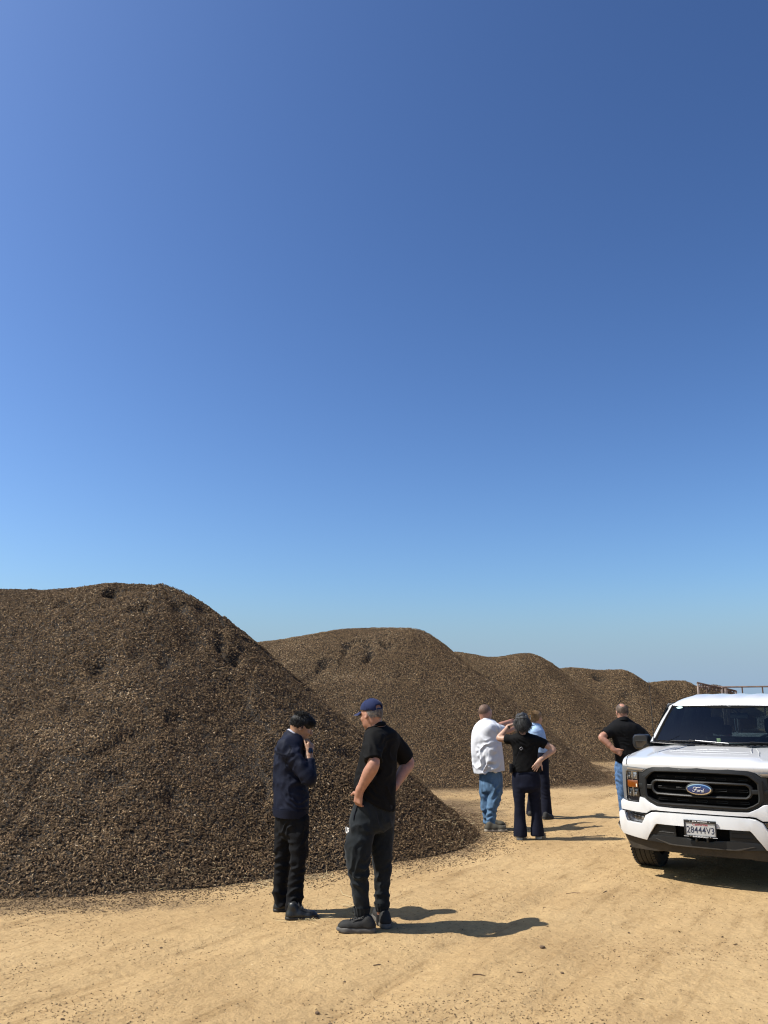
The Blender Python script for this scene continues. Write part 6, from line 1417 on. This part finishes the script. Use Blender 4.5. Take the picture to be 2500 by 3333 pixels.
# ================= balding man in the black polo behind the truck
def man_polo():
    p = Person('balding man in black polo shirt and jeans, standing beyond the truck mirror', 12.95, on_ground(2050, 2700)[:2], .0115)
    fw = np.array([.06, 1, 0]); P = p.P
    shL, elL, wrL = P(1992, 2376, .0), P(1958, 2400, -.06), P(2000, 2442, -.14); shR, elR, wrR = P(2084, 2378, 0), P(2112, 2412, -.04), P(2082, 2452, -.12)
    hc = P(2023, 2316, .02); R = frame((-.05, 1, -.05)); neck = P(2028, 2342, 0)
    left = p.limb([(2024, 2490, 0, .105), (2025, 2540, 0, .096), (2030, 2600, .02, .082), (2036, 2660, .02, .074), (2037, 2694, .02, .076)]); right = p.limb([(2064, 2490, 0, .105), (2068, 2540, 0, .096), (2074, 2600, 0, .082), (2078, 2660, 0, .074), (2078, 2694, 0, .076)])
    secs, lat = p.secs([(2336, 2010, 2046, 0), (2346, 1998, 2058, 0), (2360, 1984, 2078, 0), (2378, 1984, 2088, 0), (2400, 1993, 2088, 0), (2430, 2001, 2087, 0), (2465, 2003, 2086, 0), (2495, 2005, 2086, 0)], fw, .66)
    v = p.vol(*p.bounds([hc, wrR, wrL, elR, elL, left[-1][0], right[-1][0], on_ground(2030, 2705), on_ground(2085, 2705)], .18), .0102)
    head(v, hc, R, 1.04); v.cap(hc + R @ np.array((0, -.03, -.05)), neck - UP * .06, .068, .074, .03); v.loft(under(secs, .034), lat, .05)
    for sh, el, wr in ((shR, elR, wrR), (shL, elL, wrL)): v.chain([(sh, .054), ((sh + el) / 2, .052), (el, .046), (tt3(el, wr, .4), .047), (wr, .032)], .03)
    for leg in (left, right): v.chain([(q, r * .62) for q, r in leg[:-1]] + [(leg[-1][0], .034)], .03)
    for a, b in ((on_ground(2036, 2702), on_ground(2026, 2684)), (on_ground(2080, 2702), on_ground(2086, 2684))): v.cap(tt3(a, b, .18) + UP * .075, tt3(a, b, .2) + UP * .045, .028, .024, .02); v.cap(tt3(a, b, .18) + UP * .045, b + UP * .04, .024, .020, .02)
    hand(v, wrL, P(2022, 2452, -.16) - wrL, (-.1, -1, .25), -1, (50, 70, 50), 3, 1.05, (.8, .3, -.3)); hand(v, wrR, P(2060, 2465, -.15) - wrR, (.1, -1, .2), 1, (40, 60, 40), 3, 1.0); p.out('body', v, SK_PALE); cp = lambda x, y, z: hc + R @ (np.array((x, y, z)) * 1.04); p.eyes(cp, 1.04)
    v = p.vol(hc - .19, hc + .19, .0085); v.ell(cp(0, -.014, .022), (.085, .105, .099), R, .02); v.cut(cp(0, .040, .02), R @ np.array((0, 1, -.1))); v.cut(cp(0, -.05, -.066), R @ np.array((0, .3, -1))); v.ell(cp(-.008, -.070, .108), (.036, .050, .046), R, .012, 'sub')
    for q in (-1, 1): v.ell(cp(q * .092, .018, -.03), (.04, .046, .055), R, .01, 'sub')
    V, Q = v.mesh(); V = relax(V, Q, 1); q, r = scalp(cp(0, -.014, .020), R, 420, np.array((.084, .104, .098)), lambda q: q[1] < .3 and q[2] > -.75 and not (q[2] > .45 and abs(q[0] + .1) < .5 and q[1] < .1), rng); e = strands(None, r, (q * .3 + np.array((.3, -.3, -.6))) @ R.T, .03, .0022, rng); mesh_np('hair', np.concatenate([V, e[0]]) - p.o, np.concatenate([Q, e[1] + len(V)]), H_BROWN, p.root)
    v = p.vol(*p.bounds([shL, shR, elL, elR, P(2000, 2500), P(2088, 2500), neck], .16)); v.loft(secs, lat, .03, 2.3); v.chain([(shL + np.array((.05, 0, .0)), .086), (tt3(shL, elL, .35), .080), (tt3(shL, elL, .9), .072)], .05); v.chain([(shR + np.array((-.05, 0, .0)), .086), (tt3(shR, elR, .4), .078), (tt3(shR, elR, .9), .072)], .05)
    v.cutball(tt3(shL, elL, .66), elL - shL, .13); v.cutball(tt3(shR, elR, .7), elR - shR, .13); v.cut(neck + UP * .03, UP); v.cut(P(2040, 2484), -UP)
    p.out('polo_shirt', v, BLACK_TEE2, [(P(2000, 2385, -.1), (.8, 0, 1), .14, .010, .05), (P(2040, 2450, -.1), (.3, 0, 1), .2, .010, .07)], .006, 53)
    p.collar(neck + np.array((0, 0, -.004)), fw, .084, .092, .045, .06, BLACK_TEE2, flap=.042)
    ps, pl = p.secs([(2465, 2004, 2084, 0), (2495, 2003, 2086, 0), (2520, 2003, 2087, 0), (2540, 2004, 2087, 0)], fw, .72); v = p.vol(*p.bounds([left[0][0] + UP * .2, right[0][0], left[-1][0], right[-1][0], P(2000, 2540), P(2090, 2540)], .13)); v.loft(pelvis(ps), pl, .08); v.chain(left, .02); v.chain(right, .02); v.cutball(P(2037, 2692), -UP, .12); v.cutball(P(2078, 2692), -UP, .12)
    p.out('jeans', v, BLUEJEANS, [(left[1][0], (.5, 0, 1), .2, .014, .06), (left[3][0], (.2, 0, 1), .2, .014, .06)], .008, 57)
    for hl, tl in ((on_ground(2034, 2706), on_ground(2022, 2680)), (on_ground(2080, 2706), on_ground(2090, 2680))): p.shoe(hl, tl, DARK, SOLE_T, .11, .10, sole_h=.03)
for f in (man_cap, man_jacket, man_white, woman_black, woman_blue, man_polo):
    f(); print(f.__name__, round(time.time() - T0, 1))
# ------------------------------------------------------------------ beyond the truck: slatted rack and long pipe rail
RUST = pmat('rusty_steel', (.105, .066, .052), .8, var=(3, .35), bump=(30, .2)); PALEW = pmat('weathered_board', (.33, .26, .22), .85, var=(4, .25))
def beam(name, a, b, w, h, mat, parent, o):
    a = Vector(a) - Vector(o); b = Vector(b) - Vector(o); d = b - a; q = d.to_track_quat('Z', 'Y').to_matrix().to_4x4(); q.translation = a
    bm = bmesh.new(); box_bm(bm, -w / 2, w / 2, -h / 2, h / 2, 0, d.length, .006, q); return bm_obj(name, bm, mat, parent, 40)
YR = 47.0
o = at(2270, 2290, YR); o[2] = 0
rack = empty('slatted_rack', tuple(o), 0, 'tall slatted steel rack sloping down to the right above the truck roof', 'rack')
def rp(px, py, dy=0): return at(px, py, YR + dy)
def gpost(px, py, dy=0): a = rp(px, py, dy); return np.array((a[0], a[1], -.1)), a
top = [(2268.5, 2222), (2330, 2236), (2350, 2238), (2395, 2248)]
for (a, b) in ((top[0], (2349, 2241)), ((2350, 2238), (2396, 2250))): beam('top_rail', rp(*a), rp(*b), .09, .10, RUST, rack, o)
beam('lower_rail', rp(2270, 2236), rp(2349, 2252), .05, .05, RUST, rack, o); beam('lower_rail', rp(2352, 2247), rp(2395, 2258), .05, .05, RUST, rack, o)
for px, py, w in ((2271, 2223, .09), (2349, 2240, .09), (2360, 2241, .11), (2366, 2243, .06), (2393, 2249, .09), (2397, 2248, .05)):
    a, b = gpost(px, py); beam('post', a, b, w, w, PALEW, rack, o)
for k in range(8):
    t = (k + 1) / 9; px = 2271 + 78 * t; y0 = 2223 + 17.5 * t; beam('slat', rp(px, y0 + 1), rp(px + .5, y0 + 13.5), .055, .05, RUST if k % 3 else PALEW, rack, o)
for k in range(4):
    t = (k + 1) / 5; px = 2353 + 42 * t; y0 = 2240 + 9.5 * t; beam('slat', rp(px, y0 + 1), rp(px + .4, y0 + 9.5), .055, .05, RUST, rack, o)
beam('brace', rp(2346, 2252), rp(2352, 2237), .08, .08, PALEW, rack, o)
YF = 58.0; o2 = at(2420, 2290, YF); o2[2] = 0
rail = empty('pipe_rail', tuple(o2), 0, 'long rusty pipe rail on posts behind the truck roof', 'rail')
Pt = [at(2236, 2236.5, YF + 3), at(2350, 2236.2, YF + 1), at(2500, 2234.5, YF - 1), at(2760, 2232, YF - 4)]
tube('top_pipe', [tuple(q - o2) for q in Pt], .055, RUST, rail, 8)
for px in (2300, 2415, 2481, 2550, 2620, 2690):
    t = np.interp(px, (2236, 2350, 2500, 2760), (3, 1, -1, -4)); yy = np.interp(px, (2236, 2350, 2500, 2760), (2236.5, 2236.2, 2234.5, 2232)); a = at(px, yy, YF + t); b = a.copy(); b[2] = -.1; b[0] += .03
    tube('post', [tuple(b - o2), tuple(a - o2)], .05, RUST, rail, 8)

# ------------------------------------------------------------------ small single things lying on the yard
CLOD = pmat('dark_clod', (.11, .070, .04), .95, var=(60, .5)); TWIG = pmat('dry_twig', (.16, .10, .055), .9, var=(40, .3)); STRAW = pmat('dry_straw', (.45, .36, .2), .8, var=(20, .2))
rs = np.random.default_rng(77)
CL = [(1764, 3086, .036, 'largest dark clod, right of the head of the capped man\'s shadow'), (2046, 3030, .020, 'dark clod alone on the sand below the left front tyre of the truck'), (1830, 3163, .020, 'clod nearest the bottom edge of the two just below the largest clod'), (1815, 3141, .016, 'small clod between the largest clod and the one below it'), (1998, 2919, .016, 'tiny clod just right of the short dark twig near the truck shadow'),
      (1032, 3293, .022, 'clod at the bottom edge below the capped man\'s shoes'), (1075, 3322, .020, 'clod cut by the bottom edge of the picture'), (525, 3083, .018, 'dark clod on the sand below the navy jacketed man\'s shoes, to the left'), (1122, 3196, .016, 'little clod in the lower foreground below the capped man')]
for px, py, r, lab in CL:
    r *= .62
    g = on_ground(px, py); g[2] = ground_h(g[0], g[1])
    bm = bmesh.new(); bmesh.ops.create_icosphere(bm, subdivisions=3, radius=r)
    for v in bm.verts:
        k = .62 + .75 * float(noise3(np.array([[v.co.x * 38 + px, v.co.y * 38, v.co.z * 38]]))[0]); v.co *= k; v.co.z = max(v.co.z * .62 + r * .32, -.003)
    ob = bm_obj('dirt_clod', bm, CLOD, None, 25); ob.location = g; tag(ob, lab, 'clod', 'clods on the sand')
TW = [(1538, 3178, 1580, 3180, 'dark twig lying flat on the foreground sand below the capped man\'s shadow'), (1964, 2908, 1974, 2902, 'short dark twig just right of the long thin twig near the truck shadow'), (1842, 2900, 1890, 2906, 'long thin twig on open sand, left of the truck shadow'), (2388, 3077, 2402, 3075, 'twig in the lower right of the yard below the truck'), (1215, 3142, 1240, 3139, 'twig on the sand just below the capped man\'s shoes')]
for x0, y0, x1, y1, lab in TW:
    a = on_ground(x0, y0); b = on_ground(x1, y1); m = (a + b) / 2 + np.array((.01, .012, .004)); c = (a + b) / 2
    for q in (a, b, m): q[2] = float(ground_h(q[0], q[1])) + .004
    c[2] = 0; ob = tube('twig', [tuple(a - c), tuple(m - c), tuple(b - c)], [.003, .0048, .0022], TWIG, None, 6); ob.location = c; tag(ob, lab, 'twig', 'twigs on the sand')
# straw and dry stalks at the feet of the heaps: one tangle
bm = bmesh.new()
spots = [(1040, 2862, 50, 12), (900, 2868, 60, 12), (1150, 2955, 14, 8), (1490, 2720, 60, 30), (1540, 2690, 45, 35), (1450, 2620, 60, 40), (600, 2890, 130, 14), (1400, 2740, 80, 14), (1000, 2990, 30, 8), (1580, 2640, 40, 30)]
for k in range(520):
    px, py, sx, sy = spots[rs.integers(len(spots))]; g = on_ground(px + rs.normal(0, sx), py + rs.normal(0, sy))
    h = max(float(ground_h(g[0], g[1])), float(pile_h(0, np.array([g[0]]), np.array([g[1]]), True)[0])); 
    ln = rs.uniform(.03, .14); a = rs.uniform(0, 6.28); d = np.array((math.cos(a), math.sin(a), rs.uniform(-.02, .22))) * ln; b = np.array((g[0], g[1], h + .006))
    tube_bm(bm, [tuple(b), tuple(b + d * .5 + np.array((0, 0, .008))), tuple(b + d)], [.0014, .0016, .0008], 3, cap=False)
tag(bm_obj('dry_straw', bm, STRAW, None, 60), kind='stuff')
ns = 0
for x0, y0, x1, y1, x2, y2, lab in ((1108, 2896, 1116, 2908, 1148, 2916, 'curved pale straw on the sand between the two men in front'), (820, 2878, 850, 2884, 892, 2893, 'long pale straw ending at the navy jacketed man\'s trouser leg'), (1492, 2718, 1502, 2728, 1512, 2736, 'pale straw at the tip of the nearest heap by the white polo man')):
    Q = [on_ground(x0, y0), on_ground(x1, y1), on_ground(x2, y2)]
    for q in Q: q[2] = float(ground_h(q[0], q[1])) + .006
    c = Q[1].copy(); c[2] = 0; ob = tube('straw', [tuple(q - c) for q in Q], [.002, .0032, .002], STRAW, None, 5); ob.location = c; tag(ob, lab, 'straw', 'long straws on the sand')
print('all', round(time.time() - T0, 1))
